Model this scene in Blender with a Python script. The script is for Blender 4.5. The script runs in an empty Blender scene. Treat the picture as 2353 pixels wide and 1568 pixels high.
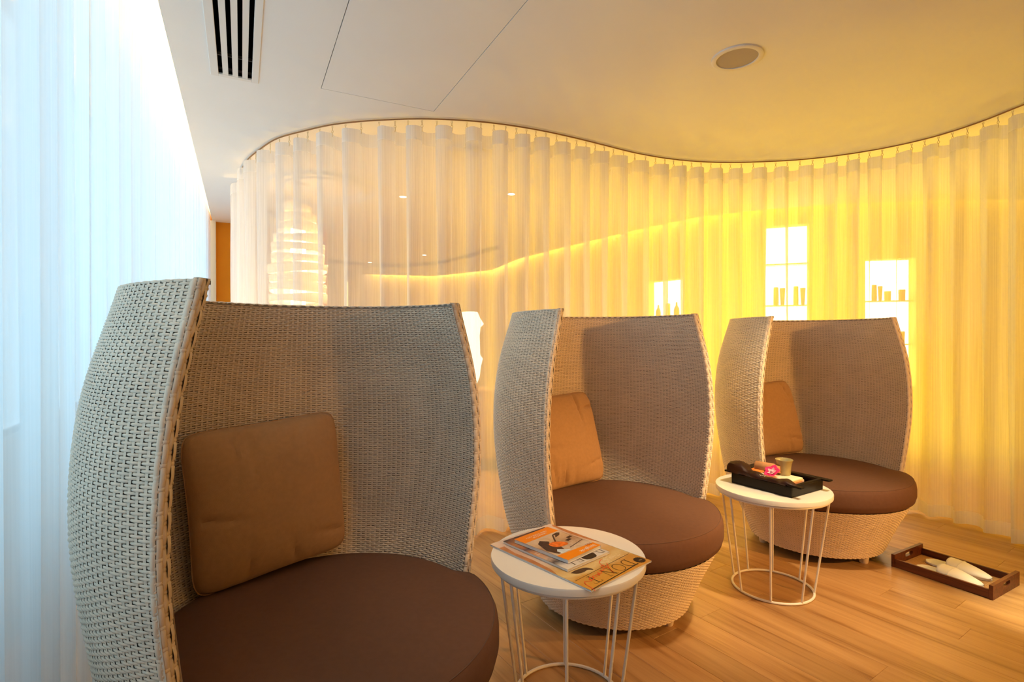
import bpy, bmesh, math, random
import numpy as np
from mathutils import Vector, Matrix
from mathutils.geometry import tessellate_polygon
random.seed(7); rng = np.random.default_rng(7)
PI = math.pi
SC = bpy.context.scene
COL = SC.collection

# ------------------------------------------------------------------ camera
F_PX = 1205.95
FW = np.array([0.45841783, 0.88872632, -0.00431481])
RT = np.array([0.88872657, -0.45843044, -0.00257158])
UP = np.array([0.00426347, 0.00265583, 0.99998738])
cam = bpy.data.objects.new('camera', bpy.data.cameras.new('camera'))
COL.objects.link(cam)
cam.data.sensor_width = 36.0
cam.data.lens = F_PX / 2353 * 36.0
cam.data.clip_start = 0.05
cam.matrix_world = Matrix(((RT[0], UP[0], -FW[0], 0), (RT[1], UP[1], -FW[1], 0), (RT[2], UP[2], -FW[2], 1.25), (0, 0, 0, 1)))
SC.camera = cam

# ------------------------------------------------------------------ world, lights, exposure
SC.view_settings.view_transform = 'Standard'
SC.view_settings.look = 'None'
SC.view_settings.gamma = 1.0
SC.view_settings.use_curve_mapping = False
SC.view_settings.exposure = 0.10
cy = SC.cycles
cy.use_denoising = True
cy.max_bounces = 8; cy.diffuse_bounces = 4; cy.transmission_bounces = 6; cy.transparent_max_bounces = 20
cy.use_adaptive_sampling = True; cy.adaptive_threshold = 0.06
cy.sample_clamp_indirect = 6.0
cy.caustics_reflective = False; cy.caustics_refractive = False

world = bpy.data.worlds.new('overcast_sky'); SC.world = world
world.use_nodes = True
wb = world.node_tree.nodes['Background']
wb.inputs[0].default_value = (0.52, 0.80, 1.0, 1)
wb.inputs[1].default_value = 2.2

WARM = (1.0, 0.60, 0.24)
YELLOW = (1.0, 0.64, 0.02)
CREAM = (1.0, 0.72, 0.38)


def area(name, loc, target, sx, sy, power, color, spread=180, portal=False):
    l = bpy.data.lights.new(name, 'AREA'); l.shape = 'RECTANGLE'; l.size = sx; l.size_y = sy
    l.energy = power; l.color = color; l.spread = math.radians(spread)
    o = bpy.data.objects.new(name, l); COL.objects.link(o)
    o.location = loc
    d = (Vector(target) - Vector(loc)).normalized()
    o.rotation_euler = d.to_track_quat('-Z', 'Y').to_euler()
    if portal: l.cycles.is_portal = True
    return o


def spot(name, loc, target, power, color, angle=60, blend=.6, radius=.04):
    l = bpy.data.lights.new(name, 'SPOT'); l.energy = power; l.color = color
    l.spot_size = math.radians(angle); l.spot_blend = blend; l.shadow_soft_size = radius
    o = bpy.data.objects.new(name, l); COL.objects.link(o); o.location = loc
    o.rotation_euler = (Vector(target) - Vector(loc)).to_track_quat('-Z', 'Y').to_euler()
    return o


def strip(name, a, b, z, power, color, w=.05, tilt=(0, 0, -1)):
    """a long LED strip light from a to b at height z shining along tilt"""
    a = Vector((*a, z)); b = Vector((*b, z)); x = (b - a); L = x.length; x.normalize()
    zz = -Vector(tilt).normalized(); y = zz.cross(x).normalized(); zz = x.cross(y)
    l = bpy.data.lights.new(name, 'AREA'); l.shape = 'RECTANGLE'; l.size = L; l.size_y = w
    l.energy = power * L; l.color = color
    o = bpy.data.objects.new(name, l); COL.objects.link(o)
    m = Matrix((x, y, zz)).transposed().to_4x4(); m.translation = (a + b) / 2; o.matrix_world = m
    return o


# daylight portal at the window
area('window_portal', (-0.86, 3.3, 1.8), (0, 3.3, 1.8), 7.0, 1.9, 1, (1, 1, 1), portal=True)
# warm LED strip in the recess above the left curtain
strip('left_cove_light', (-0.27, -1.5), (-0.27, 7.0), 2.72, 20, (1.0, 0.64, 0.22), tilt=(-.7, 0, 1.0))
# LED strips of the cove along the back wall
COVE = [(2.489, 11.505), (3.823, 11.204), (4.541, 9.695), (4.33, 8.112), (4.395, 6.851), (4.547, 5.259), (4.691, 4.428),
        (5.05, 3.85), (5.45, 3.42), (6.243, 2.792), (7.065, 2.378), (7.4, 1.2), (7.4, -2.4)]
WALLP = [(2.51, 11.62), (3.9, 11.31), (4.66, 9.72), (4.44, 8.118), (4.505, 6.859), (4.656, 5.272), (4.795, 4.465),
         (5.138, 3.916), (5.523, 3.502), (6.303, 2.884), (7.114, 2.476), (7.52, 1.3), (7.52, -2.5)]
COVE_P = [4, 4, 4, 3.2, 3.2, 3.2, 3, 2, 1.5, 1.2, 1, 1]
for i in range(len(COVE) - 1):
    c = YELLOW if i >= 6 else ((1.0, .70, .22) if i >= 3 else CREAM)
    a = np.array(COVE[i]); b = np.array(COVE[i + 1]); d = (b - a) / np.hypot(*(b - a)); n = np.array([-d[1], d[0]])
    if np.dot(n, np.array(WALLP[i]) - a) < 0: n = -n
    strip('back_cove_light', a + n * .03, b + n * .03, 2.76, COVE_P[i], c, .04, tilt=(n[0] * .5, n[1] * .5, -1))
# general lamps of the back room (downlights seen through the sheer curtain)
spot('back_downlight', (1.418, 5.077, 2.62), (1.418, 5.0, 0), 85, CREAM, 150, 1.0, .05)
spot('back_downlight', (2.326, 4.515, 2.62), (2.4, 4.5, 0), 85, CREAM, 150, 1.0, .05)
spot('back_downlight', (2.713, 8.435, 2.62), (2.7, 8.4, 0), 85, CREAM, 150, 1.0, .05)
spot('back_downlight', (2.088, 9.685, 2.62), (2.1, 9.6, 0), 85, CREAM, 150, 1.0, .05)
# yellow downlights between the curtain and the niche wall
for yx, yy, yp in ((2.2, 3.75, 35), (2.95, 3.75, 80), (3.75, 3.55, 95), (4.35, 3.15, 95), (4.85, 2.45, 82), (5.0, 1.6, 58), (4.9, .7, 42)):
    spot('yellow_downlight', (yx, yy, 2.60), (yx, yy, 0), yp * .34, YELLOW, 172, .6, .06)
    spot('yellow_uplight', (yx, yy, .16), (yx, yy, 2.6), yp * .50, YELLOW, 172, .6, .06)
# downlights of the front room, above and behind the camera, plus added fill
spot('table_downlight', (1.25, .95, 2.62), (1.02, 1.5, .5), 54, (1.0, .76, .52), 44, .7, .05)
spot('table_downlight', (2.3, .95, 2.62), (2.38, 1.72, .5), 190, (1.0, .80, .50), 44, .7, .05)
spot('floor_downlight', (3.35, .6, 2.62), (3.27, .97, 0), 420, (1.0, .92, .62), 18, 1.0, .05)
spot('side_lamp', (3.85, -1.55, 1.8), (2.38, 1.9, .85), 480, (1.0, .48, .12), 56, 1.0, .08)
spot('chair_downlight', (3.1, -.4, 2.62), (1.56, 1.98, .50), 340, (1.0, .56, .20), 22, 1.0, .05)
for fx, fy, fp in ((1.6, -.9, 26), (3.4, -.6, 3), (2.6, .1, 4)):
    spot('front_fill', (fx, fy, 2.62), (fx, fy, 0), fp, (1.0, .50, .17), 165, .8, .06)  # added wide warm fill spots without fixtures, brightening the front of the room


# ------------------------------------------------------------------ helpers
def link(o, parent=None):
    COL.objects.link(o)
    if parent is not None: o.parent = parent
    return o


def tag(o, label=None, cat=None, group=None, kind=None):
    if label: o['label'] = label
    if cat: o['category'] = cat
    if group: o['group'] = group
    if kind: o['kind'] = kind
    return o


def empty(name, loc=(0, 0, 0), rz=0, label=None, cat=None, group=None):
    o = bpy.data.objects.new(name, None); o.empty_display_size = .05
    o.location = loc; o.rotation_euler = (0, 0, rz); COL.objects.link(o)
    return tag(o, label, cat, group)


def make_mesh(name, V, Fc, mats, smooth=False):
    me = bpy.data.meshes.new(name)
    me.from_pydata([tuple(map(float, v)) for v in V], [], [tuple(map(int, f)) for f in Fc])
    for m in (mats if isinstance(mats, (list, tuple)) else [mats]): me.materials.append(m)
    if smooth: me.polygons.foreach_set('use_smooth', [True] * len(me.polygons))
    me.validate(); me.update()
    if smooth: me.set_sharp_from_angle(angle=math.radians(38))
    return me


def obj(name, V, Fc, mats, parent=None, smooth=False):
    return link(bpy.data.objects.new(name, make_mesh(name, V, Fc, mats, smooth)), parent)


def quads_obj(name, V, Q, m, parent=None, smooth=True):
    """fast path for big all-quad meshes (numpy)"""
    me = bpy.data.meshes.new(name)
    V = np.asarray(V, np.float32); Q = np.asarray(Q, np.int32)
    me.vertices.add(len(V)); me.vertices.foreach_set('co', V.ravel())
    me.loops.add(Q.size); me.loops.foreach_set('vertex_index', Q.ravel())
    me.polygons.add(len(Q)); me.polygons.foreach_set('loop_start', np.arange(0, Q.size, 4, dtype=np.int32))
    me.polygons.foreach_set('use_smooth', np.full(len(Q), smooth))
    me.materials.append(m); me.update(calc_edges=True); me.validate()
    return link(bpy.data.objects.new(name, me), parent)


class MB:
    """collects simple solids into one mesh"""
    def __init__(s): s.V = []; s.F = []
    def add(s, V, Fc):
        o = len(s.V); s.V += [tuple(v) for v in V]; s.F += [tuple(i + o for i in f) for f in Fc]; return s
    def box(s, a, b, rz=0, c=None):
        (x0, y0, z0), (x1, y1, z1) = a, b
        V = [(x, y, z) for z in (z0, z1) for x, y in ((x0, y0), (x1, y0), (x1, y1), (x0, y1))]
        if rz:
            cx, cy_ = c or ((x0 + x1) / 2, (y0 + y1) / 2); k, q = math.cos(rz), math.sin(rz)
            V = [(cx + (x - cx) * k - (y - cy_) * q, cy_ + (x - cx) * q + (y - cy_) * k, z) for x, y, z in V]
        return s.add(V, [(3, 2, 1, 0), (4, 5, 6, 7), (0, 1, 5, 4), (1, 2, 6, 5), (2, 3, 7, 6), (3, 0, 4, 7)])
    def lathe(s, prof, n=24, c=(0, 0, 0), cap=True):
        V = []; Fc = []
        for r, z in prof:
            V += [(c[0] + r * math.cos(2 * PI * i / n), c[1] + r * math.sin(2 * PI * i / n), c[2] + z) for i in range(n)]
        for k in range(len(prof) - 1):
            for i in range(n):
                j = (i + 1) % n; Fc.append((k * n + i, k * n + j, (k + 1) * n + j, (k + 1) * n + i))
        if cap:
            if prof[0][0] > 1e-5: Fc.append(tuple(range(n))[::-1])
            if prof[-1][0] > 1e-5: Fc.append(tuple((len(prof) - 1) * n + i for i in range(n)))
        return s.add(V, Fc)
    def tube(s, pts, r, n=8, closed=False, cap=True):
        P = [Vector(p) for p in pts]; m = len(P); V = []; Fc = []
        ref = None
        for i in range(m):
            a = P[(i - 1) % m] if (closed or i > 0) else P[i]; b = P[(i + 1) % m] if (closed or i < m - 1) else P[i]
            t = (b - a).normalized()
            if ref is None:
                ref = Vector((0, 0, 1)) if abs(t.z) < .9 else Vector((1, 0, 0))
            u = (ref - t * ref.dot(t)).normalized(); w = t.cross(u); ref = u
            rr = r[i] if isinstance(r, (list, tuple)) else r
            V += [tuple(P[i] + u * (rr * math.cos(2 * PI * k / n)) + w * (rr * math.sin(2 * PI * k / n))) for k in range(n)]
        for i in range(m if closed else m - 1):
            j = (i + 1) % m
            for k in range(n):
                l = (k + 1) % n; Fc.append((i * n + k, i * n + l, j * n + l, j * n + k))
        if cap and not closed: Fc += [tuple(range(n))[::-1], tuple((m - 1) * n + k for k in range(n))]
        return s.add(V, Fc)
    def prism(s, poly, z0, z1):
        n = len(poly); V = [(x, y, z0) for x, y in poly] + [(x, y, z1) for x, y in poly]
        return s.add(V, [tuple(range(n))[::-1], tuple(range(n, 2 * n))] + [(i, (i + 1) % n, n + (i + 1) % n, n + i) for i in range(n)])
    def build(s, name, m, parent=None, smooth=False, bevel=0):
        o = obj(name, s.V, s.F, m, parent, smooth)
        if bevel:
            b = o.modifiers.new('bevel', 'BEVEL'); b.width = bevel; b.segments = 2; b.limit_method = 'ANGLE'
        return o


def circle(r, n, z=0, c=(0, 0)):
    return [(c[0] + r * math.cos(2 * PI * i / n), c[1] + r * math.sin(2 * PI * i / n), z) for i in range(n)]


# ------------------------------------------------------------------ materials
def mat(name, col, rough=.6, spec=.3, metal=0, vary=0, vscale=20, bump=0, bscale=200, sheen=0, emit=None, estr=0, coat=0):
    m = bpy.data.materials.new(name); m.use_nodes = True; nt = m.node_tree; N = nt.nodes; b = N['Principled BSDF']
    b.inputs['Base Color'].default_value = (*col, 1); b.inputs['Roughness'].default_value = rough
    b.inputs['Specular IOR Level'].default_value = spec; b.inputs['Metallic'].default_value = metal
    b.inputs['Sheen Weight'].default_value = sheen; b.inputs['Coat Weight'].default_value = coat
    if emit: b.inputs['Emission Color'].default_value = (*emit, 1); b.inputs['Emission Strength'].default_value = estr
    if vary or bump:
        tc = N.new('ShaderNodeTexCoord')
    if vary:
        no = N.new('ShaderNodeTexNoise'); no.inputs['Scale'].default_value = vscale; no.inputs['Detail'].default_value = 4
        nt.links.new(tc.outputs['Object'], no.inputs['Vector'])
        r = N.new('ShaderNodeValToRGB'); r.color_ramp.elements[0].position = .3; r.color_ramp.elements[1].position = .7
        r.color_ramp.elements[0].color = (*[c * (1 - vary) for c in col], 1); r.color_ramp.elements[1].color = (*[min(1, c * (1 + vary)) for c in col], 1)
        nt.links.new(no.outputs['Fac'], r.inputs['Fac']); nt.links.new(r.outputs['Color'], b.inputs['Base Color'])
    if bump:
        n2 = N.new('ShaderNodeTexNoise'); n2.inputs['Scale'].default_value = bscale; n2.inputs['Detail'].default_value = 3
        nt.links.new(tc.outputs['Object'], n2.inputs['Vector'])
        bp = N.new('ShaderNodeBump'); bp.inputs['Strength'].default_value = bump; bp.inputs['Distance'].default_value = .002
        nt.links.new(n2.outputs['Fac'], bp.inputs['Height']); nt.links.new(bp.outputs['Normal'], b.inputs['Normal'])
    return m


def emission(name, col, s):
    m = bpy.data.materials.new(name); m.use_nodes = True; nt = m.node_tree; nt.nodes.clear()
    e = nt.nodes.new('ShaderNodeEmission'); o = nt.nodes.new('ShaderNodeOutputMaterial')
    e.inputs[0].default_value = (*col, 1); e.inputs[1].default_value = s
    nt.links.new(e.outputs[0], o.inputs[0]); return m


def sheer(name, transp, transl, col=(.9, .9, .9), streak=.12):
    """sheer cloth: part see-through, part translucent, part diffuse, with a fine vertical thread streak"""
    m = bpy.data.materials.new(name); m.use_nodes = True; nt = m.node_tree; nt.nodes.clear(); N = nt.nodes; L = nt.links
    out = N.new('ShaderNodeOutputMaterial'); mx = N.new('ShaderNodeMixShader'); mx2 = N.new('ShaderNodeMixShader')
    tp = N.new('ShaderNodeBsdfTransparent'); tl = N.new('ShaderNodeBsdfTranslucent'); df = N.new('ShaderNodeBsdfDiffuse')
    tl.inputs[0].default_value = (*col, 1); df.inputs[0].default_value = (*col, 1)
    mx2.inputs[0].default_value = transl
    L.new(df.outputs[0], mx2.inputs[1]); L.new(tl.outputs[0], mx2.inputs[2])
    tc = N.new('ShaderNodeTexCoord'); mp = N.new('ShaderNodeMapping'); mp.inputs['Scale'].default_value = (160, 160, 1.2)
    no = N.new('ShaderNodeTexNoise'); no.inputs['Scale'].default_value = 1; no.inputs['Detail'].default_value = 2
    mr = N.new('ShaderNodeMapRange'); mr.inputs['From Min'].default_value = .3; mr.inputs['From Max'].default_value = .7
    mr.inputs['To Min'].default_value = 1 - transp - streak / 2; mr.inputs['To Max'].default_value = 1 - transp + streak / 2
    L.new(tc.outputs['Object'], mp.inputs[0]); L.new(mp.outputs[0], no.inputs['Vector']); L.new(no.outputs['Fac'], mr.inputs['Value'])
    L.new(mr.outputs[0], mx.inputs[0]); L.new(tp.outputs[0], mx.inputs[1]); L.new(mx2.outputs[0], mx.inputs[2])
    L.new(mx.outputs[0], out.inputs[0])
    return m


def glass(name):
    m = bpy.data.materials.new(name); m.use_nodes = True; nt = m.node_tree; nt.nodes.clear(); N = nt.nodes; L = nt.links
    out = N.new('ShaderNodeOutputMaterial'); mx = N.new('ShaderNodeMixShader'); tp = N.new('ShaderNodeBsdfTransparent'); gl = N.new('ShaderNodeBsdfGlossy')
    gl.inputs['Roughness'].default_value = .02; tp.inputs[0].default_value = (.93, .97, .98, 1); mx.inputs[0].default_value = .06
    L.new(tp.outputs[0], mx.inputs[1]); L.new(gl.outputs[0], mx.inputs[2]); L.new(mx.outputs[0], out.inputs[0]); return m


def wood(name, ca, cb, cc, rough=.38, scale=1.0, per_object=True, coat=.15):
    """straight-grained wood along object X"""
    m = bpy.data.materials.new(name); m.use_nodes = True; nt = m.node_tree; N = nt.nodes; L = nt.links; b = N['Principled BSDF']
    b.inputs['Roughness'].default_value = rough; b.inputs['Coat Weight'].default_value = coat; b.inputs['Coat Roughness'].default_value = .25
    tc = N.new('ShaderNodeTexCoord'); oi = N.new('ShaderNodeObjectInfo')
    off = N.new('ShaderNodeVectorMath'); off.operation = 'SCALE'; off.inputs[0].default_value = (37, 19, 5)
    L.new(oi.outputs['Random'], off.inputs['Scale'])
    ad = N.new('ShaderNodeVectorMath'); ad.operation = 'ADD'
    L.new(tc.outputs['Object'], ad.inputs[0]); L.new(off.outputs[0], ad.inputs[1])
    mp = N.new('ShaderNodeMapping'); mp.inputs['Scale'].default_value = (.9 * scale, 14 * scale, 14 * scale); L.new(ad.outputs[0], mp.inputs[0])
    n1 = N.new('ShaderNodeTexNoise'); n1.inputs['Scale'].default_value = 1.3; n1.inputs['Detail'].default_value = 5; n1.inputs['Distortion'].default_value = .9
    L.new(mp.outputs[0], n1.inputs['Vector'])
    mp2 = N.new('ShaderNodeMapping'); mp2.inputs['Scale'].default_value = (3 * scale, 130 * scale, 130 * scale); L.new(ad.outputs[0], mp2.inputs[0])
    n2 = N.new('ShaderNodeTexNoise'); n2.inputs['Scale'].default_value = 1.5; n2.inputs['Detail'].default_value = 3; L.new(mp2.outputs[0], n2.inputs['Vector'])
    mm = N.new('ShaderNodeMath'); mm.operation = 'MULTIPLY_ADD'; mm.inputs[1].default_value = .25; L.new(n2.outputs['Fac'], mm.inputs[0]); L.new(n1.outputs['Fac'], mm.inputs[2])
    r = N.new('ShaderNodeValToRGB'); e = r.color_ramp.elements
    e[0].position = .40; e[0].color = (*cc, 1); e[1].position = .80; e[1].color = (*ca, 1); k = e.new(.56); k.color = (*cb, 1)
    L.new(mm.outputs[0], r.inputs['Fac'])
    hs = N.new('ShaderNodeHueSaturation'); mr = N.new('ShaderNodeMapRange'); mr.inputs['To Min'].default_value = .88 if per_object else 1; mr.inputs['To Max'].default_value = 1.1 if per_object else 1
    L.new(oi.outputs['Random'], mr.inputs['Value']); L.new(mr.outputs[0], hs.inputs['Value']); L.new(r.outputs[0], hs.inputs['Color'])
    L.new(hs.outputs[0], b.inputs['Base Color'])
    bp = N.new('ShaderNodeBump'); bp.inputs['Strength'].default_value = .08; bp.inputs['Distance'].default_value = .001
    L.new(n2.outputs['Fac'], bp.inputs['Height']); L.new(bp.outputs['Normal'], b.inputs['Normal'])
    return m


def gradient(name, stops, axis='Y', scale=1.0, offset=0.0, noise=.15, nscale=14, rough=.35):
    """printed paper whose colour runs along an object axis, broken up by noise (flat print)"""
    m = bpy.data.materials.new(name); m.use_nodes = True; nt = m.node_tree; N = nt.nodes; L = nt.links; b = N['Principled BSDF']
    b.inputs['Roughness'].default_value = rough
    tc = N.new('ShaderNodeTexCoord'); sp = N.new('ShaderNodeSeparateXYZ'); L.new(tc.outputs['Object'], sp.inputs[0])
    no = N.new('ShaderNodeTexNoise'); no.inputs['Scale'].default_value = nscale; no.inputs['Detail'].default_value = 4; no.inputs['Distortion'].default_value = 1.2
    L.new(tc.outputs['Object'], no.inputs['Vector'])
    a = N.new('ShaderNodeMath'); a.operation = 'MULTIPLY_ADD'; a.inputs[1].default_value = scale; a.inputs[2].default_value = offset - noise / 2; L.new(sp.outputs[axis], a.inputs[0])
    c = N.new('ShaderNodeMath'); c.operation = 'MULTIPLY_ADD'; c.inputs[1].default_value = noise; L.new(no.outputs['Fac'], c.inputs[0]); L.new(a.outputs[0], c.inputs[2])
    r = N.new('ShaderNodeValToRGB'); e = r.color_ramp.elements
    e[0].position = stops[0][0]; e[0].color = (*stops[0][1], 1); e[1].position = stops[-1][0]; e[1].color = (*stops[-1][1], 1)
    for p, col in stops[1:-1]:
        k = e.new(p); k.color = (*col, 1)
    L.new(c.outputs[0], r.inputs['Fac']); L.new(r.outputs[0], b.inputs['Base Color']); return m


M_CEIL = mat('ceiling_paint', (.84, .83, .81), .9, .1, vary=.015, vscale=2)
M_WALL = mat('wall_paint', (.80, .70, .52), .85, .1, vary=.03, vscale=3)
M_WALLY = mat('yellow_wall_paint', (.86, .66, .12), .85, .1, vary=.02, vscale=3)
M_WALLO = mat('amber_wall_paint', (.64, .24, .015), .8, .15, vary=.05, vscale=3)
M_FLOOR = wood('floor_oak', (.52, .29, .115), (.43, .225, .08), (.29, .13, .04))
M_STRAND = mat('woven_resin_strand', (.74, .61, .47), .55, .35, vary=.06, vscale=9)
M_CORE = mat('weave_core', (.11, .08, .06), .8, .1)  # dark tone stands in for the shade between the strands
M_BAND = mat('weave_band', (.30, .245, .195), .8, .1)
M_SEAT = mat('seat_fabric', (.130, .063, .039), .9, .1, vary=.05, vscale=60, bump=.35, bscale=900, sheen=.03)
M_SEATP = mat('seat_seam', (.13, .075, .055), .9, .1)
M_PILLOW = mat('pillow_fabric', (.42, .25, .13), .9, .1, vary=.05, vscale=70, bump=.3, bscale=900, sheen=.1)
M_WHITE = mat('white_lacquer', (.80, .76, .70), .35, .4, vary=.02, vscale=8)
M_WMETAL = mat('white_powder_coat', (.80, .76, .70), .4, .4)
M_SHEER = sheer('sheer_voile', .40, .52)
M_SHEERB = sheer('double_voile', .16, .42)
M_DAY = sheer('white_voile', .10, .86, (.93, .93, .93), .06)
M_RAIL = mat('rail_bronze', (.26, .13, .05), .5, .4)
M_HOOK = mat('hook_plastic', (.72, .60, .36), .35, .5)
M_GLASS = glass('window_glass')
M_FRAME = mat('white_window_frame', (.7, .72, .74), .5)
M_BLACK = mat('black_void', (.004, .004, .004), 1, 0)
M_VENT = mat('vent_paint', (.78, .75, .71), .6, .2)
M_LACQ = mat('black_lacquer', (.007, .004, .003), .3, .2)
M_MAHOG = wood('mahogany', (.15, .034, .010), (.085, .017, .005), (.04, .007, .003), .4, 3, False, .1)
M_SLIP = mat('terry_white', (.80, .76, .68), .95, .05, vary=.03, vscale=40, bump=.4, bscale=700)
M_ORANGE = mat('orange_cloth', (.72, .22, .05), .9, .1, vary=.06, vscale=50)
M_PEACH = mat('peach_towel', (.62, .30, .13), .95, .05, vary=.06, vscale=80, bump=.4, bscale=800)
M_DBROWN = mat('dark_brown_satin', (.028, .007, .004), .45, .22, vary=.2, vscale=40)
M_CUP = mat('olive_glaze', (.36, .30, .13), .25, .5, vary=.08, vscale=30, coat=.4)
M_CREAM = mat('cream_napkin', (.80, .70, .52), .9, .05)
M_PINK = mat('orchid_pink', (.78, .03, .16), .6, .2, vary=.3, vscale=60)
M_PALE = mat('orchid_pale', (.85, .50, .55), .6, .2)
M_PAPER = mat('white_pages', (.78, .76, .74), .7, .2)
M_INK = mat('dark_brown_ink', (.035, .016, .01), .4, .3)
M_RED = mat('red_ink', (.80, .07, .02), .4, .3)
M_WPRINT = mat('white_ink', (.85, .80, .70), .4, .3)
M_OPRINT = mat('orange_print', (.86, .25, .005), .35, .3)
M_DRED = mat('dark_red_print', (.34, .012, .004), .35, .3)
M_BOTTLE = mat('amber_bottle', (.70, .50, .12), .4, .4)

# ------------------------------------------------------------------ room shell
Hc = 2.65
# ceiling slab with the vent and access panel cut out
outer = [(-.30, -2.5), (-.30, 7.17), (.95, 7.17), (.95, 11.5)] + COVE[:-1] + [(7.4, -2.5)]
hole1 = [(-.125, 1.55), (.078, 1.55), (.078, 3.173), (-.125, 3.173)]
hole2 = [(.400, 1.75), (1.060, 1.75), (1.060, 3.095), (.400, 3.095)]


def slab_with_holes(name, loops, z0, z1, m):
    pts = [p for l in loops for p in l]; n = len(pts)
    tris = tessellate_polygon([[Vector((x, y, 0)) for x, y in l] for l in loops])
    V = [(x, y, z0) for x, y in pts] + [(x, y, z1) for x, y in pts]
    Fc = [tuple(t) for t in tris] + [tuple(i + n for i in t[::-1]) for t in tris]
    o = 0
    for l in loops:
        k = len(l)
        Fc += [(o + i, o + (i + 1) % k, n + o + (i + 1) % k, n + o + i) for i in range(k)]; o += k
    ob = obj(name, V, Fc, m)
    bm = bmesh.new(); bm.from_mesh(ob.data); bmesh.ops.recalc_face_normals(bm, faces=bm.faces); bm.to_mesh(ob.data); bm.free()
    return ob


tag(slab_with_holes('ceiling', [outer, hole1, hole2], Hc, Hc + .04, M_CEIL), kind='structure')
tag(MB().box((-.95, -2.6, 3.0), (7.7, 11.8, 3.1)).build('ceiling_recess', M_CEIL), kind='structure')
floor = tag(MB().box((-.95, -2.6, -.16), (7.7, 11.8, -.012)).build('floor', M_FLOOR), kind='structure')

# floor boards
PW, PL, PA = .148, 1.25, math.radians(-83.5)
bv = .0008
pv = [(-PL / 2, -PW / 2, -.012), (PL / 2, -PW / 2, -.012), (PL / 2, PW / 2, -.012), (-PL / 2, PW / 2, -.012),
      (-PL / 2, -PW / 2, -bv), (PL / 2, -PW / 2, -bv), (PL / 2, PW / 2, -bv), (-PL / 2, PW / 2, -bv),
      (-PL / 2 + bv, -PW / 2 + bv, 0), (PL / 2 - bv, -PW / 2 + bv, 0), (PL / 2 - bv, PW / 2 - bv, 0), (-PL / 2 + bv, PW / 2 - bv, 0)]
pf = [(0, 1, 5, 4), (1, 2, 6, 5), (2, 3, 7, 6), (3, 0, 4, 7), (4, 5, 9, 8), (5, 6, 10, 9), (6, 7, 11, 10), (7, 4, 8, 11), (8, 9, 10, 11)]
plank_mesh = make_mesh('plank', pv, pf, M_FLOOR)
ca, sa = math.cos(PA), math.sin(PA)
npl = 0
for r in range(-40, 60):
    off = random.random() * PL
    for c in range(-6, 7):
        u = c * (PL + .0006) + off; v = r * (PW + .0006)
        x = 2.2 + u * ca - v * sa; y = 1.6 + u * sa + v * ca
        if -.2 < x < 5.0 and -.2 < y < 4.1 and npl < 290:
            o = bpy.data.objects.new('plank', plank_mesh); o.location = (x, y, 0); o.rotation_euler = (0, 0, PA + (PI if random.random() < .5 else 0))
            link(o, floor); npl += 1
# fill outside the single boards, level with them
ex = [(-.9, -2.55), (7.6, -2.55), (7.6, 11.7), (-.9, 11.7)]

# walls
wl = MB()
SILL = .85
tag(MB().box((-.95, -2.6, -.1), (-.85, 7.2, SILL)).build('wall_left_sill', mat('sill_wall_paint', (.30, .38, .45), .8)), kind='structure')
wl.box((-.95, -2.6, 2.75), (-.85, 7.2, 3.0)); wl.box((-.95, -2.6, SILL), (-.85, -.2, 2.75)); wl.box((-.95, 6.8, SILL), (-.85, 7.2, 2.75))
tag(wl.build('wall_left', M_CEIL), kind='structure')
tag(MB().box((-.95, -2.6, -.1), (7.7, -2.5, 3.0)).build('wall_front', M_WALL), kind='structure')
tag(MB().box((-.85, 7.17, -.1), (1.0, 7.27, 3.0)).build('wall_corridor', M_WALLO), kind='structure')
tag(MB().box((.90, 7.27, -.1), (1.0, 11.8, 3.0)).box((1.0, 11.62, -.1), (2.7, 11.75, 3.0)).build('wall_far', M_WALL), kind='structure')
tag(MB().box((-.335, 7.10, 0), (-.262, 7.17, Hc)).build('trim_1', M_WALL), kind='structure')
# windows in the left wall
for k in range(4):
    y0 = -.2 + k * 1.75; y1 = y0 + 1.75
    fr = MB().box((-.93, y0, SILL), (-.87, y0 + .03, 2.75)).box((-.93, y1 - .03, SILL), (-.87, y1, 2.75)).box((-.93, y0 + .03, SILL), (-.87, y1 - .03, .49)).box((-.93, y0 + .03, 2.71), (-.87, y1 - .03, 2.75))
    w = tag(fr.build('window_%d' % (k + 1), M_FRAME), kind='structure')
    MB().box((-.905, y0 + .03, SILL + .04), (-.895, y1 - .03, 2.71)).build('pane', M_GLASS, w)

# back wall: curved, with three lit niches cut into it
NICHES = [  # segment index in WALLP, ends, z bottom, z top, shelf heights
    dict(seg=5, a=(4.663, 5.230), b=(4.754, 4.702), z0=1.02, z1=1.98, sh=(1.487,)),
    dict(seg=8 - 1, a=(5.167, 3.884), b=(5.461, 3.569), z0=.74, z1=2.49, sh=(2.068, 1.612, 1.18)),
    dict(seg=9 - 1, a=(5.872, 3.225), b=(6.247, 2.929), z0=.742, z1=2.081, sh=(1.642, 1.186)),
]
M_NICHE = emission('backlit_niche_panel', (1.0, .95, .80), 3.0)
M_SHELF = mat('glass_shelf', (.80, .75, .45), .2, .5)
wv, wf = [], []


def wall_quad(a, b, z0, z1):
    o = len(wv); wv.extend([(*a, z0), (*b, z0), (*b, z1), (*a, z1)]); wf.append((o, o + 1, o + 2, o + 3))


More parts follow.
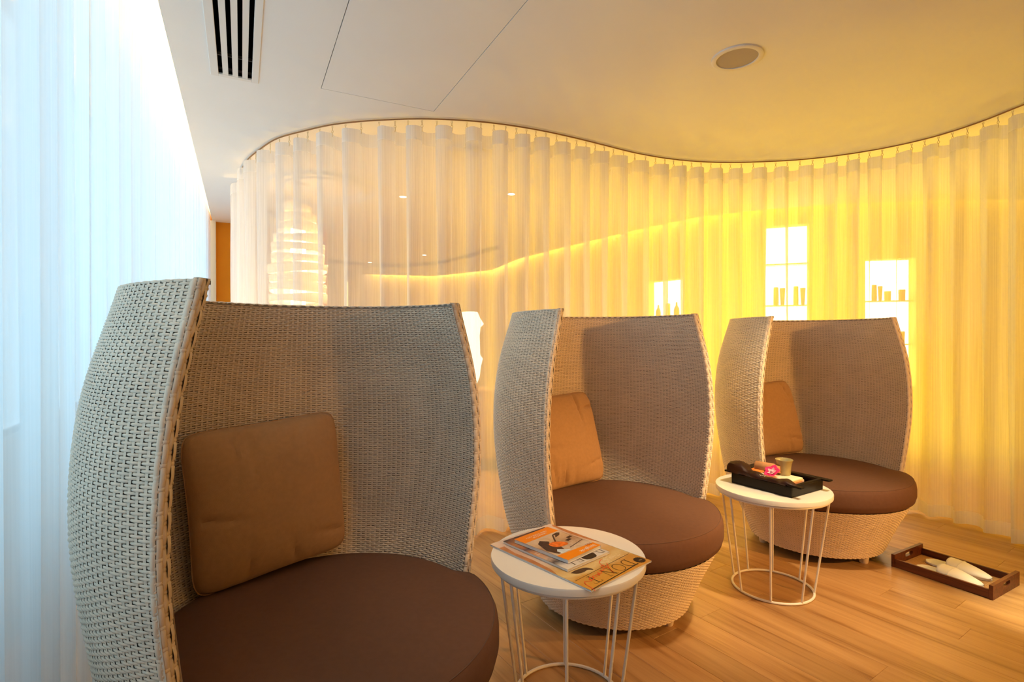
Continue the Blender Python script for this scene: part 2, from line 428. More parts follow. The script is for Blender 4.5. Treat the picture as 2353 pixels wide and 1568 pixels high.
for i in range(len(WALLP) - 1):
    a, b = WALLP[i], WALLP[i + 1]
    nn = [n for n in NICHES if n['seg'] == i]
    if not nn:
        wall_quad(a, b, -.1, 3.0); continue
    n = nn[0]
    # snap the niche ends onto the segment
    A, B = np.array(a), np.array(b); d = (B - A) / np.hypot(*(B - A))
    p = A + d * np.dot(np.array(n['a']) - A, d); q = A + d * np.dot(np.array(n['b']) - A, d)
    n['p'], n['q'], n['d'] = p, q, d
    wall_quad(a, p, -.1, 3.0); wall_quad(q, b, -.1, 3.0); wall_quad(p, q, -.1, n['z0']); wall_quad(p, q, n['z1'], 3.0)
    nrm = np.array([-d[1], d[0]])
    if np.dot(nrm, p) < 0: nrm = -nrm
    n['n'] = nrm; D = .16
    P2, Q2 = p + nrm * D, q + nrm * D
    z0, z1 = n['z0'], n['z1']
    wall_quad(p, P2, z0, z1); wall_quad(Q2, q, z0, z1)
    o = len(wv); wv.extend([(*p, z0), (*q, z0), (*Q2, z0), (*P2, z0), (*p, z1), (*q, z1), (*Q2, z1), (*P2, z1)]); wf.extend([(o, o + 1, o + 2, o + 3), (o + 7, o + 6, o + 5, o + 4)])
wall_back = tag(obj('wall_back', wv, wf, M_WALLY), kind='structure')
for n, lab in zip(NICHES, ('backlit wall niche behind the middle chair, lowest of the three', 'tallest backlit wall niche, above the left side of the far chair', 'rightmost backlit wall niche behind the far chair')):
    p, q, d, nr = n['p'], n['q'], n['d'], n['n']
    t = empty('lit_niche', (*((p + q) / 2 + nr * .1), n['z0']), math.atan2(d[1], d[0]), lab, 'niche', 'backlit niches in the back wall')
    L2 = np.hypot(*(q - p)) / 2; s = 1 if np.dot(np.array([-d[1], d[0]]), nr) > 0 else -1
    n['root'] = t; n['s'] = s
    h = n['z1'] - n['z0']
    MB().box((-L2, min(s * .045, s * .059), 0), (L2, max(s * .045, s * .059), h)).build('light_panel', M_NICHE, t)
    for z in n['sh']:
        ys = sorted((s * -.095, s * .044))
        MB().box((-L2 + .001, ys[0], z - n['z0'] - .012), (L2 - .001, ys[1], z - n['z0'])).build('shelf', M_SHELF, t)


def bottle(n, pt, z, prof, label, name='bottle', cat='bottle', lean=0):
    p = np.array(pt); base = p + n['n'] * .06
    mb = MB().lathe(prof, 14)
    o = mb.build(name, M_BOTTLE, None, True); o.location = (*base, z + .0005); o.rotation_euler = (0, lean, 0)
    return tag(o, label, cat, 'toiletries on the niche shelves')


tubep = lambda h, r: [(r * .62, 0), (r * .66, .02), (r * .70, .03), (r, h * .97), (r * .96, h)]
tubeq = lambda h, r: [(r, 0), (r, .03), (r * 1.04, .035), (r * .92, h * .95), (r * .86, h)]
jar = lambda h, r: [(r, 0), (r, h * .62), (r * 1.05, h * .63), (r * 1.05, h), (0, h)]
drop = lambda h, r: [(r, 0), (r, h * .5), (r * .8, h * .66), (r * .35, h * .8), (r * .25, h), (0, h)]
n1, n2, n3 = NICHES
bottle(n1, (4.686, 5.101), 1.487, drop(.19, .032), 'left pointed bottle in the low niche behind the middle chair')
bottle(n1, (4.710, 4.957), 1.487, tubeq(.20, .03), 'straight pale container between the two pointed bottles in the low niche')
bottle(n1, (4.732, 4.831), 1.487, drop(.21, .034), 'right pointed bottle in the low niche behind the middle chair')
bottle(n2, (5.244, 3.802), 1.612, tubeq(.20, .026), 'first tube from the left on the tall niche shelf')
bottle(n2, (5.288, 3.755), 1.612, tubep(.19, .028), 'second tube from the left on the tall niche shelf')
bottle(n2, (5.378, 3.658), 1.612, tubeq(.205, .025), 'third tube from the left on the tall niche shelf')
bottle(n2, (5.424, 3.609), 1.612, tubep(.185, .026), 'rightmost tapering tube on the tall niche shelf')
bottle(n3, (5.960, 3.156), 1.642, tubeq(.17, .024), 'taller of the two tubes on the rightmost niche shelf')
bottle(n3, (6.005, 3.121), 1.642, tubep(.155, .022), 'shorter of the two tubes on the rightmost niche shelf')
bottle(n3, (6.060, 3.077), 1.642, jar(.10, .030), 'squat lidded jar in the middle of the rightmost niche shelf', 'jar', 'jar')
bottle(n3, (6.165, 2.993), 1.642, jar(.115, .030), 'lidded jar at the right end of the rightmost niche shelf', 'jar', 'jar')
bottle(n3, (6.158, 2.999), 1.186, jar(.13, .034), 'yellow jar on the lower shelf of the rightmost niche', 'jar', 'jar')

# ------------------------------------------------------------------ ceiling fittings
vent = empty('air_vent', (-.0235, 2.36, Hc), 0, 'long white slotted air diffuser set in the ceiling near the white curtain', 'air vent')
fx0, fx1, fy0, fy1 = -.1135, .1125, -.83, .825
sx0, sx1, sy1 = -.0765, .0795, .795
MB().box((fx0, fy0, -.006), (sx0, fy1, .004)).box((sx1, fy0, -.006), (fx1, fy1, .004)).box((sx0, sy1, -.006), (sx1, fy1, .004)).box((sx0, fy0, -.006), (sx1, fy0 + .03, .004)).build('frame', M_VENT, vent, bevel=.002)
MB().box((-.1, -.80, .12), (.1, .81, .13)).box((-.1, -.8, .0), (-.095, .81, .12)).box((.095, -.8, 0), (.1, .81, .12)).box((-.095, .806, 0), (.095, .81, .12)).box((-.095, -.8, 0), (.095, -.796, .12)).build('duct', M_BLACK, vent)
slot = .0197; bar = (sx1 - sx0 - 4 * slot) / 3
for k in range(3):
    x = sx0 + slot * (k + 1) + bar * k
    MB().box((x, -.80, -.004), (x + bar, .795, .012)).build('slat', M_VENT, vent)
MB().box((sx0, .655, .03), (sx1, .663, .045)).build('crossbar', mat('dark_crossbar', (.12, .11, .10), .5), vent)
MB().box((sx0, .765, .02), (sx1, .795, .022)).build('deflector', mat('dark_deflector', (.03, .02, .018), .7), vent)

panel = MB().box((.4035, 1.7535, Hc + .0005), (1.0565, 3.0925, Hc + .03)).build('access_panel', M_CEIL)
tag(panel, 'large flush access panel in the ceiling outlined by a hairline seam', 'ceiling panel')
MB().box((.39, 1.74, Hc + .041), (1.07, 3.105, Hc + .05)).build('seam_void', M_BLACK, panel)  # solid black sheet standing in for the darkness above the panel seam

spk = empty('ceiling_speaker', (2.203, 1.815, Hc), 0, 'round flush speaker with a white rim in the yellow-lit ceiling', 'speaker')
MB().lathe([(.122, 0), (.121, -.006), (.112, -.010), (.098, -.008), (.096, -.002), (.096, .0)], 48, cap=False).build('rim', M_VENT, spk, True)
MB().lathe([(.0958, .0), (.0958, -.004), (0, -.004)], 48).build('grille', mat('speaker_mesh', (.50, .44, .38), .8, .2, bump=.6, bscale=1500), spk)

M_GLINT = emission('downlight_lens', (1.0, .86, .62), 14)
for (x, y), lab in zip([(1.418, 5.077), (2.326, 4.515), (2.713, 8.435), (2.088, 9.685)],
                       ['bright recessed downlight seen through the curtain above the front chair, nearest left', 'bright recessed downlight seen through the curtain left of the middle chair, nearest right',
                        'farther small downlight seen through the curtain, the right one of the low pair', 'farther small downlight seen through the curtain, the left one of the low pair']):
    t = empty('downlight', (x, y, Hc), 0, lab, 'ceiling light', 'downlights behind the sheer curtain')
    MB().lathe([(.055, 0), (.053, -.005), (.036, -.004), (.034, 0)], 28, cap=False).build('trim_ring', M_VENT, t, True)
    MB().lathe([(.033, -.001), (.033, -.003), (0, -.003)], 20).build('lens', M_GLINT, t)
t = empty('ceiling_diffuser', (1.513, 3.63, Hc), 0, 'round ringed ceiling diffuser just behind the curtain top', 'air vent')
for k, r in enumerate((.16, .125, .09, .055)):
    MB().lathe([(r, 0), (r - .004, -.014), (r - .022, -.004), (r - .02, 0)], 40, cap=False).build('ring', M_VENT, t, True)
t = MB().lathe([(.11, 0), (.108, -.008), (.095, -.010), (0, -.008)], 36).build('ceiling_speaker', M_VENT); t.location = (3.83, 4.625, Hc)
tag(t, 'faint round ceiling speaker showing through the curtain above the middle chair', 'speaker')
t = MB().lathe([(.05, 0), (.048, -.03), (.03, -.04), (0, -.04)], 24).build('smoke_detector', M_VENT); t.location = (2.323, 4.061, Hc)
tag(t, 'small round smoke detector on the ceiling behind the curtain', 'smoke detector')
t = empty('ceiling_medallion', (.70, 5.10, Hc), 0, 'wide raised ring on the ceiling around the slatted pendant lamp', 'ceiling ring')
MB().lathe([(.50, 0), (.495, -.03), (.44, -.03), (.435, 0)], 64, cap=False).build('outer_ring', M_CEIL, t, True)
MB().lathe([(.36, 0), (.355, -.02), (.33, -.02), (.325, 0)], 64, cap=False).build('inner_ring', M_CEIL, t, True)

# second, dark curtain track far behind
tr2 = [(1.2, 9.66), (1.447, 9.707), (2.097, 9.803), (2.6, 9.66), (2.929, 9.393), (3.2, 8.85), (3.324, 8.234), (3.40, 7.56), (3.43, 7.1)]


def smooth_path(P, n, closed=False):
    P = np.array(P, float); d = np.r_[0, np.cumsum(np.hypot(*np.diff(P, axis=0).T))]
    # Catmull-Rom style resample
    m = np.gradient(P, d, axis=0); s = np.linspace(0, d[-1], n); i = np.clip(np.searchsorted(d, s, 'right') - 1, 0, len(P) - 2)
    h = (d[i + 1] - d[i])[:, None]; t = ((s - d[i]) / (d[i + 1] - d[i]))[:, None]
    return (2 * t**3 - 3 * t**2 + 1) * P[i] + (t**3 - 2 * t**2 + t) * h * m[i] + (-2 * t**3 + 3 * t**2) * P[i + 1] + (t**3 - t**2) * h * m[i + 1]


q2 = smooth_path(tr2, 60)
tag(MB().tube([(x, y, Hc - .03) for x, y in q2], .028, 6).build('curtain_track', M_RAIL, None, True), 'dark curved curtain track far behind the sheer curtain', 'curtain track')

# ------------------------------------------------------------------ S-curved sheer curtain
RAILP = [(.75, 6.5), (.38, 6.35), (.08, 6.0), (.03, 5.55), (-.01, 5.15), (.015, 4.78), (.055, 4.52), (.13, 4.25), (.23, 3.97), (.38, 3.75), (.52, 3.57), (.69, 3.42), (.85, 3.31), (1.02, 3.21), (1.2, 3.135), (1.38, 3.08),
         (1.58, 3.045), (1.81, 3.03), (2.06, 3.035), (2.34, 3.055), (2.63, 3.075), (2.92, 3.06), (3.19, 3.005), (3.45, 2.90), (3.65, 2.78),
         (3.9, 2.59), (4.09, 2.36), (4.21, 2.13), (4.265, 1.89), (4.24, 1.63), (4.16, 1.39), (4.08, 1.1), (4.06, .75), (4.15, .35), (4.4, 0), (4.75, -.3)]
rail = smooth_path(RAILP, 1600)
# smooth once more
for _ in range(40):
    rail[1:-1] = (rail[:-2] + 2 * rail[1:-1] + rail[2:]) / 4
rs = np.r_[0, np.cumsum(np.hypot(*np.diff(rail, axis=0).T))]
RL = rs[-1]


def rail_at(s):
    s = np.clip(s, 0, RL)
    return np.stack([np.interp(s, rs, rail[:, 0]), np.interp(s, rs, rail[:, 1])], -1)


def rail_nrm(s):
    t = rail_at(s + .03) - rail_at(s - .03); t /= np.hypot(*t.T)[:, None]
    return np.stack([t[:, 1], -t[:, 0]], -1)   # towards the viewer's room


# fold rhythm of the real curtain, as arc positions along the rail
CREST = [4.0, 4.17, 4.33]
crest_s = [1.998, 2.17, 2.32]
CRX = [548, 565, 581, 613, 656, 694, 750, 810, 893, 953, 1021, 1090, 1150, 1199, 1242, 1291, 1336, 1378, 1420, 1472, 1518, 1558, 1600, 1645, 1690, 1745, 1795, 1853, 1910, 1962, 2010, 2080, 2140, 2205, 2277, 2345]
d3 = np.c_[rail, np.full(len(rail), 2.45)] - np.array([0, 0, 1.25])
px = 1176.5 + F_PX * (d3 @ RT) / (d3 @ FW)
vis = (rs > np.interp(5.1, -rail[:700, 1][::1] * -1, rs[:700]) if False else np.arange(len(rail)) > np.argmin(np.where(np.arange(len(rail)) < 700, px, 1e9)))
vis &= (d3 @ FW) > .5
vi = np.where(vis)[0]; vi = vi[px[vi] < 2500]
cs = np.interp(CRX, px[vi], rs[vi])
first, last = cs[0], cs[-1]
pre = np.arange(first - .19, 0, -.19)[::-1]; post = np.arange(last + .2, RL, .2)
cs = np.r_[pre, cs, post]
ph_s = np.r_[cs[0] - .19, cs, cs[-1] + .2]; ph_v = 2 * PI * np.arange(len(ph_s))


def phase(s): return np.interp(s, ph_s, ph_v)


def fold_xy(s, z, seed=0):
    """cloth point for rail position s at height z"""
    ph = phase(s); k = 1 - np.clip((2.58 - z) / 2.58, 0, 1)
    idx = np.floor(ph / (2 * PI)); rnd = np.sin(idx * 12.9898 + seed) * .5
    amp = (.058 + .014 * rnd) * (.82 + .18 * k) + .006 * np.sin(z * 2.1 + idx * 1.7)
    lat = .024 * np.sin(2 * ph + .3) * k + .010 * np.sin(ph * .5 + z * 1.3) * (1 - k)
    base = rail_at(s + lat); n = rail_nrm(s + lat)
    w = np.cos(ph) + .22 * np.cos(2 * ph + .8 * rnd) + .10 * np.cos(3 * ph + 2 * rnd)
    return base + n * (amp * w)[:, None]


def cloth_strip(fold, S, Z, top_sag=None):
    V = []
    for zi, z in enumerate(Z):
        p = fold(S, np.full_like(S, z)); zz = np.full_like(S, z)
        if top_sag is not None: zz = zz + top_sag(S) * np.clip((z - 2.0) / .58, 0, 1)
        V.append(np.c_[p, zz])
    V = np.concatenate(V); n = len(S); q = []
    for k in range(len(Z) - 1):
        a = np.arange(n - 1) + k * n; q.append(np.c_[a, a + n, a + n + 1, a + 1])
    return V, np.concatenate(q)


S = np.arange(.02, RL - .02, .0085)
sag = lambda s: -.012 * (np.cos(phase(s)) ** 2) - .004
curtain = empty('sheer_curtain', (2.0, 3.0, 0), 0, 'sheer cream curtain hanging in an S curve, glowing yellow at right', 'curtain')
inv = np.array([2.0, 3.0, 0])
V, Q = cloth_strip(fold_xy, S, list(np.linspace(.10, 2.50, 16)), sag); quads_obj('cloth', V - inv, Q, M_SHEER, curtain)
V, Q = cloth_strip(fold_xy, S, [2.50, 2.54, 2.588], sag); quads_obj('heading_tape', V - inv, Q, M_SHEERB, curtain)
V, Q = cloth_strip(fold_xy, S, [.015, .055, .10], None); quads_obj('hem', V - inv, Q, M_SHEERB, curtain)
# hooks: two per fold
hk = MB()
hk.tube([(0, 0, .045), (0, 0, .030)], .0030, 6); hk.tube([(.004, 0, .046), (.004, 0, .058)], .002, 5); hk.tube([(-.004, 0, .046), (-.004, 0, .058)], .002, 5)
hk.tube([(.007 * math.cos(a), 0, .022 + .008 * math.sin(a)) for a in np.linspace(0, 2 * PI, 13)[:-1]], .0018, 5, closed=True)
hk.tube([(0, 0, .015), (.003, 0, .008), (.0, 0, -.012)], .0018, 5)
hook_mesh = make_mesh('hook', hk.V, hk.F, M_HOOK, True)
hp = np.arange(ph_v[1] + PI / 2, ph_v[-2], PI); hs_ = np.interp(hp, ph_v, ph_s)
for s in hs_:
    if s < 1.0 or s > RL - .3: continue
    p = rail_at(np.array([s]))[0]; c = fold_xy(np.array([s]), np.array([2.585]))[0]; n = rail_nrm(np.array([s]))[0]
    o = bpy.data.objects.new('hook', hook_mesh); o.location = (p[0] - 2.0, p[1] - 3.0, 2.573); o.rotation_euler = (0, 0, math.atan2(n[1], n[0]) + PI / 2)
    link(o, curtain)
rp = rail[::6]
rl = MB().tube([(x, y, Hc - .009) for x, y in rp], .0048, 8).build('curtain_rail', M_RAIL, None, True)
tag(rl, 'thin dark S-curved curtain rail fixed under the ceiling', 'curtain rail')

# ------------------------------------------------------------------ white daylight curtain on the left
YC = [1.15, 1.33, 1.52, 1.68, 1.82, 2.02, 2.2, 2.41, 2.62, 2.86, 3.1]
yc = np.r_[np.arange(-1.2, 1.15, .2), YC, np.arange(3.32, 7.0, .21)]; yph = 2 * PI * np.arange(len(yc))


def fold_left(s, z):
    ph = np.interp(s, yc, yph); idx = np.floor(ph / (2 * PI)); rnd = np.sin(idx * 7.31)
    a = (.030 + .008 * rnd) * (.85 + .15 * np.clip(z / 2.6, 0, 1)); w = np.cos(ph) + .3 * np.cos(2 * ph + rnd)
    q = np.clip((s - 2.4) / 4.4, 0, 1); q = q * q * (3 - 2 * q)
    return np.c_[-.435 + .105 * q + a * w * .8 * (1 - .45 * q), s + .022 * np.sin(2 * ph + .4) + .012 * np.sin(ph * .5 + z)]


S = np.arange(-1.15, 7.05, .010)
left_c = empty('daylight_curtain', (-.435, 3, 0), 0, 'tall white voile curtain glowing with blue daylight at the left edge', 'curtain')
inv = np.array([-.435, 3, 0])
V, Q = cloth_strip(fold_left, S, list(np.linspace(.12, 2.94, 14))); quads_obj('cloth', V - inv, Q, M_DAY, left_c)
V, Q = cloth_strip(fold_left, S, [.015, .06, .12]); quads_obj('hem', V - inv, Q, M_DAY, left_c)
tag(MB().box((-.45, -1.3, 2.945), (-.33, 7.1, 2.999)).build('curtain_track', M_VENT), 'white straight track hidden in the lit ceiling recess over the white curtain', 'curtain track')

# ------------------------------------------------------------------ cocoon chairs
KZ = np.array([.05, .2, .36, .6, .85, 1.1, 1.37349])
KR = np.array([.35276, .41395, .48733, .53732, .56234, .54429, .47125])
ZT = KZ[-1]; TH = .0363; AL0, AR0, ALS, ARS = 1.130, 1.3437, -.0397, .0180
KM = np.gradient(KR, KZ)


def prof(z):
    z = np.asarray(z, float); i = np.clip(np.searchsorted(KZ, z) - 1, 0, len(KZ) - 2); h = KZ[i + 1] - KZ[i]; t = (z - KZ[i]) / h
    return (2 * t**3 - 3 * t**2 + 1) * KR[i] + (t**3 - 2 * t**2 + t) * h * KM[i] + (-2 * t**3 + 3 * t**2) * KR[i + 1] + (t**3 - t**2) * h * KM[i + 1]


def lo_az(z): return AR0 + (z - .85) * ARS                # right wing edge
def hi_az(z): return 2 * PI - (AL0 + (z - .85) * ALS)     # left wing edge


_z = np.linspace(.05, ZT, 400); _r = prof(_z); _m = np.r_[0, np.cumsum(np.hypot(np.diff(_z), np.diff(_r)))]
ZSEAT = .335


def slope(z):
    e = 1e-3; dr = (prof(np.clip(z + e, .05, ZT)) - prof(np.clip(z - e, .05, ZT))) / (np.clip(z + e, .05, ZT) - np.clip(z - e, .05, ZT)); return dr


def strand_mesh(name, C, Wd, N, hw, bump, m, parent, drop=.0020, taper=(.55, .93, 1, .93, .55)):
    """C,Wd,N: (n,S,3) centre points, width directions and normals of short woven floats"""
    n, S_, _ = C.shape
    w = np.array([-1, -.55, .55, 1])[None, None, :, None]; h = np.array([-drop, 0, 0, -drop])[None, None, :, None]
    P = C[:, :, None, :] + Wd[:, :, None, :] * (w * hw * np.array(taper)[None, :, None, None]) + N[:, :, None, :] * (h + np.asarray(bump)[None, :, None, None])
    V = P.reshape(-1, 3)
    b = (np.arange(n) * S_ * 4)[:, None, None]; s = (np.arange(S_ - 1) * 4)[None, :, None]; k = np.arange(3)[None, None, :]
    a = b + s + k
    Q = np.stack([a, a + 1, a + 5, a + 4], -1).reshape(-1, 4)
    o = quads_obj(name, V, Q, m, parent); o['kind'] = 'stuff'; return o


NW = 176; DPH = 2 * PI / NW
UST = np.array([-1, -.60, 0, .60, 1.]) * 1.0
BST = np.array([-.0018, .0012, .0026, .0012, -.0018])


def weave_rows(pitch, z_from, z_to, inner):
    mm = np.arange(np.interp(z_from, _z, _m) + pitch / 2, np.interp(z_to, _z, _m), pitch)
    zs = np.interp(mm, _m, _z); Cs, Ws, Ns = [], [], []
    for j, z in enumerate(zs):
        full = (z < ZSEAT) and not inner
        lo, hi = (0, 2 * PI) if full else (float(lo_az(z)) + .004, float(hi_az(z)) - .004)
        i = np.arange(NW * 2); i = i[(i + j) % 2 == 0]; ph = i * DPH
        ph = ph[(ph >= lo - .3 * DPH) & (ph < hi + .3 * DPH)] if not full else ph[ph < 2 * PI - 1e-6]
        if len(ph) == 0: continue
        P = ph[:, None] + UST[None] * DPH
        if not full: P = np.clip(P, lo, hi)
        r0 = float(prof(z)); sl = float(slope(z)); nl = math.hypot(1, sl)
        jit = rng.normal(0, .00028, (len(ph), 1))
        r = (r0 - TH + .0025 if inner else r0 - .0025) + rng.normal(0, .0002, (len(ph), 1))
        c, s = np.cos(P), np.sin(P)
        Cc = np.stack([r * c, r * s, z + jit + 0 * P], -1)
        wd = np.stack([sl * c / nl, sl * s / nl, np.full_like(c, 1 / nl)], -1)
        nn = np.stack([c / nl, s / nl, np.full_like(c, -sl / nl)], -1)
        if inner: nn = -nn; wd = -wd
        Cs.append(Cc); Ws.append(wd); Ns.append(nn)
    return np.concatenate(Cs), np.concatenate(Ws), np.concatenate(Ns)


def warps(inner, z_from, z_to, base=False):
    zs = np.linspace(z_from, z_to, 34 if not base else 10); r = prof(zs); r = r - TH + .0016 if inner else r - .0016
    V, Q = [], []
    lo, hi = float(lo_az(.85)), float(hi_az(.85))
    hwid = .0036
    for i in range(NW):
        ph = i * DPH
        inside = lo < ph < hi
        if base and inside: continue
        if not base and not inside: continue
        c, s = math.cos(ph), math.sin(ph); t = np.array([-s, c, 0])
        ctr = np.stack([r * c, r * s, zs], -1); o = len(V) * 0 + sum(len(v) for v in V)
        V.append(np.concatenate([ctr - t * hwid, ctr + t * hwid])); n = len(zs); a = np.arange(n - 1) + o
        q = np.c_[a, a + n, a + n + 1, a + 1]
        Q.append(q if not inner else q[:, ::-1])
    return np.concatenate(V), np.concatenate(Q)


def make_chair():
    root = empty('cocoon_armchair')
    # hidden core of the shell, solid, coloured dark for the shade in the gaps
    zs = np.linspace(ZSEAT, ZT - .003, 30); V, Fc = [], []
    na = 64
    for z in zs:
        a = np.linspace(lo_az(z) + .008, hi_az(z) - .008, na)
        for rr in (float(prof(z)) - .0075, float(prof(z)) - TH + .0075):
            V += [(rr * math.cos(t), rr * math.sin(t), z) for t in a]
    for k in range(len(zs) - 1):
        o0, o1 = k * 2 * na, (k + 1) * 2 * na
        for i in range(na - 1):
            Fc.append((o0 + i, o0 + i + 1, o1 + i + 1, o1 + i)); Fc.append((o0 + na + i + 1, o0 + na + i, o1 + na + i, o1 + na + i + 1))
        for i in (0, na - 1):
            f = (o0 + i, o1 + i, o1 + na + i, o0 + na + i); Fc.append(f if i == 0 else f[::-1])
    o1 = (len(zs) - 1) * 2 * na
    for i in range(na - 1): Fc.append((o1 + i, o1 + i + 1, o1 + na + i + 1, o1 + na + i))
    obj('shell_core', V, Fc, M_CORE, root, True)
    zb = np.linspace(.05, ZSEAT - .004, 9)
    MB().lathe([(float(prof(z)) - .0065, z) for z in zb], 72).build('base_core', M_CORE, root, True)
    C, W_, N = weave_rows(.0070, .052, ZT - .004, False); strand_mesh('outer_weave', C, W_, N, .0033, BST, M_STRAND, root)
    C, W_, N = weave_rows(.0072, .42, ZT - .006, True); strand_mesh('inner_weave', C, W_, N, .0034, BST, M_STRAND, root)
    V1, Q1 = warps(False, .055, ZT - .003); V2, Q2 = warps(True, .42, ZT - .003); V3, Q3 = warps(False, .055, ZSEAT, True)
    V = np.concatenate([V1, V2, V3]); Q = np.concatenate([Q1, Q2 + len(V1), Q3 + len(V1) + len(V2)])
    quads_obj('upright_canes', V, Q, M_STRAND, root, False)['kind'] = 'stuff'
    # braided rim on both wing edges and along the top
    fl = .043; S5 = np.array([-.5, -.34, 0, .34, .5]) * .98
    wrapC, wrapW, wrapN = [], [], []
    m0, m1_ = np.interp(.30, _z, _m), np.interp(ZT - .001, _z, _m)
    for side in (1, -1):
        for k in range(4):
            mm = np.arange(m0 + (fl / 2 if k % 2 else 0), m1_ + fl / 2, fl)
            mw = mm + fl / 2; mw = mw[mw < m1_ - .006]

            def place(Z):
                az = lo_az(Z) if side > 0 else hi_az(Z); r = prof(Z); c, s = np.cos(az), np.sin(az)
                rad = np.stack([c, s, 0 * c], -1); tang = np.stack([s, -c, 0 * c], -1) * side
                base = np.stack([r * c, r * s, Z], -1)
                if k == 0: return base - tang * .0085 - rad * .0004, rad * .97 + tang * .24, (tang * -.97 + rad * .24) * -side
                f_ = (0, .19, .47, .75)[k]
                P = base - rad * (TH * f_) + tang * .0012
                if k == 1: return P, tang * .93 + rad * .37, (rad * .93 - tang * .37) * side
                if k == 2: return P, tang, rad * side
                return P, tang * .86 - rad * .5, (rad * .86 + tang * .5) * side
            Z = np.interp(np.minimum(mm[:, None] + S5[None] * fl, m1_), _m, _z)
            C, N, W_ = place(Z)
            strand_mesh('rim_strand', C, W_, N, (.0052, .0053, .0058, .0072)[k], np.array([-.0014, .0014, .0024, .0014, -.0014]), M_STRAND, root, .0024, (.85, 1, 1, 1, .85))
            C, N, W_ = place(np.interp(mw, _m, _z))
            uu = np.array([-1, -.6, 0, .6, 1]) * .0062
            wrapC.append(C[:, None, :] + W_[:, None, :] * uu[None, :, None] + N[:, None, :] * (np.array([-.002, .0006, .0012, .0006, -.002]))[None, :, None])
            wrapN.append(np.repeat(N[:, None, :], 5, 1)); up_ = np.zeros_like(wrapN[-1]); up_[..., 2] = 1
            # keep the winding consistent: width x along = normal
            al_ = np.repeat(W_[:, None, :], 5, 1); sg_ = np.sign(np.einsum('nsk,nsk->ns', np.cross(al_, up_), wrapN[-1]))[..., None]
            wrapW.append(up_ * sg_)
    strand_mesh('rim_wraps', np.concatenate(wrapC), np.concatenate(wrapW), np.concatenate(wrapN), .0036, np.zeros(5), M_STRAND, root, .0012, (1, 1, 1, 1, 1))
    # solid band under the braid
    zb_ = np.linspace(.31, ZT, 40); V, Fc = [], []
    for side in (1, -1):
        o = len(V)
        for z in zb_:
            a = float(lo_az(z)) if side > 0 else float(hi_az(z)); r0 = float(prof(z)); e = .003 / r0 * side
            for rr, da in ((r0 - .0035, 4.5 * e), (r0 - .0035, .5 * e), (r0 - TH + .003, .5 * e), (r0 - TH + .003, 3.5 * e)): V.append((rr * math.cos(a + da), rr * math.sin(a + da), z))
        for k in range(len(zb_) - 1):
            for i in range(3):
                f = (o + 4 * k + i, o + 4 * k + i + 1, o + 4 * k + 5 + i, o + 4 * k + 4 + i); Fc.append(f if side < 0 else f[::-1])
    rt = float(prof(ZT)); o = len(V); nt_ = 90
    for t in np.linspace(float(lo_az(ZT)), float(hi_az(ZT)), nt_):
        for rr, z in ((rt - .003, ZT - .012), (rt - .003, ZT - .0035), (rt - TH + .003, ZT - .0035), (rt - TH + .003, ZT - .012)): V.append((rr * math.cos(t), rr * math.sin(t), z))
    for k in range(nt_ - 1):
        for i in range(3): Fc.append((o + 4 * k + i, o + 4 * k + 4 + i, o + 4 * k + 5 + i, o + 4 * k + 1 + i))
    obj('edge_band', V, Fc, M_BAND, root)
    tc_, tw_, tn_ = [], [], []
    for k in range(4):
        frac = (k + .5) / 4; r = rt - TH * frac; step = .030 / r
        a = np.arange(lo_az(ZT) + step / 2 - (step / 2 if k % 2 else 0), hi_az(ZT), step)
        A = np.clip(a[:, None] + S5[None] * step, lo_az(ZT), hi_az(ZT)); c, s = np.cos(A), np.sin(A)
        tc_.append(np.stack([r * c, r * s, np.full_like(c, ZT - .0028 - (.0012 if k in (0, 3) else 0))], -1))
        rad = np.stack([c, s, 0 * c], -1); up = np.stack([0 * c, 0 * c, 1 + 0 * c], -1)
        tw_.append(-rad); tn_.append(up)
    strand_mesh('top_braid', np.concatenate(tc_), np.concatenate(tw_), np.concatenate(tn_), .0050, np.array([-.0006, .0012, .002, .0012, -.0006]), M_STRAND, root, .0022, (.85, 1, 1, 1, .85))
    # feet
    for a in (17, 137, 257):
        x, y = .295 * math.cos(math.radians(a)), .295 * math.sin(math.radians(a))
        MB().lathe([(.020, 0), (.022, .004), (.026, .03), (.027, .055)], 18, (x, y, 0)).build('foot', M_STRAND, root, True)
    # seat cushion: tucked inside the shell, bulging over the base in front
    n = 120; az = np.arange(n) * 2 * PI / n; lo, hi = AR0, 2 * PI - AL0
    dist = np.minimum(np.abs((az - lo + PI) % (2 * PI) - PI), np.abs((az - hi + PI) % (2 * PI) - PI)); insh = (az > lo) & (az < hi)
    sg = np.where(insh, -dist, dist); bl = 1 / (1 + np.exp(-(sg - .05) / .025))
    rho = .452 * (1 - bl) + .497 * bl
    pr = [(.90, .336), (.955, .338), (.985, .350), (1.0, .378), (1.0, .415), (.993, .440), (.975, .4565), (.968, .4585), (.955, .4615), (.85, .468), (.6, .473), (.3, .475), (.001, .4755)]
    V = []
    for k, (f, z) in enumerate(pr):
        ff = f
        V += [(rho[i] * ff * math.cos(az[i]), rho[i] * ff * math.sin(az[i]), z) for i in range(n)]
    Fc = [tuple(range(n))[::-1]]
    for k in range(len(pr) - 1):
        for i in range(n):
            j = (i + 1) % n; Fc.append((k * n + i, k * n + j, (k + 1) * n + j, (k + 1) * n + i))
    Fc.append(tuple((len(pr) - 1) * n + i for i in range(n)))
    cu = obj('seat_cushion', V, Fc, M_SEAT, root, True)
    MB().tube([(rho[i] * .974 * math.cos(az[i]), rho[i] * .974 * math.sin(az[i]), .4573) for i in range(n)], .0016, 5, closed=True).build('seam', M_SEATP, cu, True)
    return root


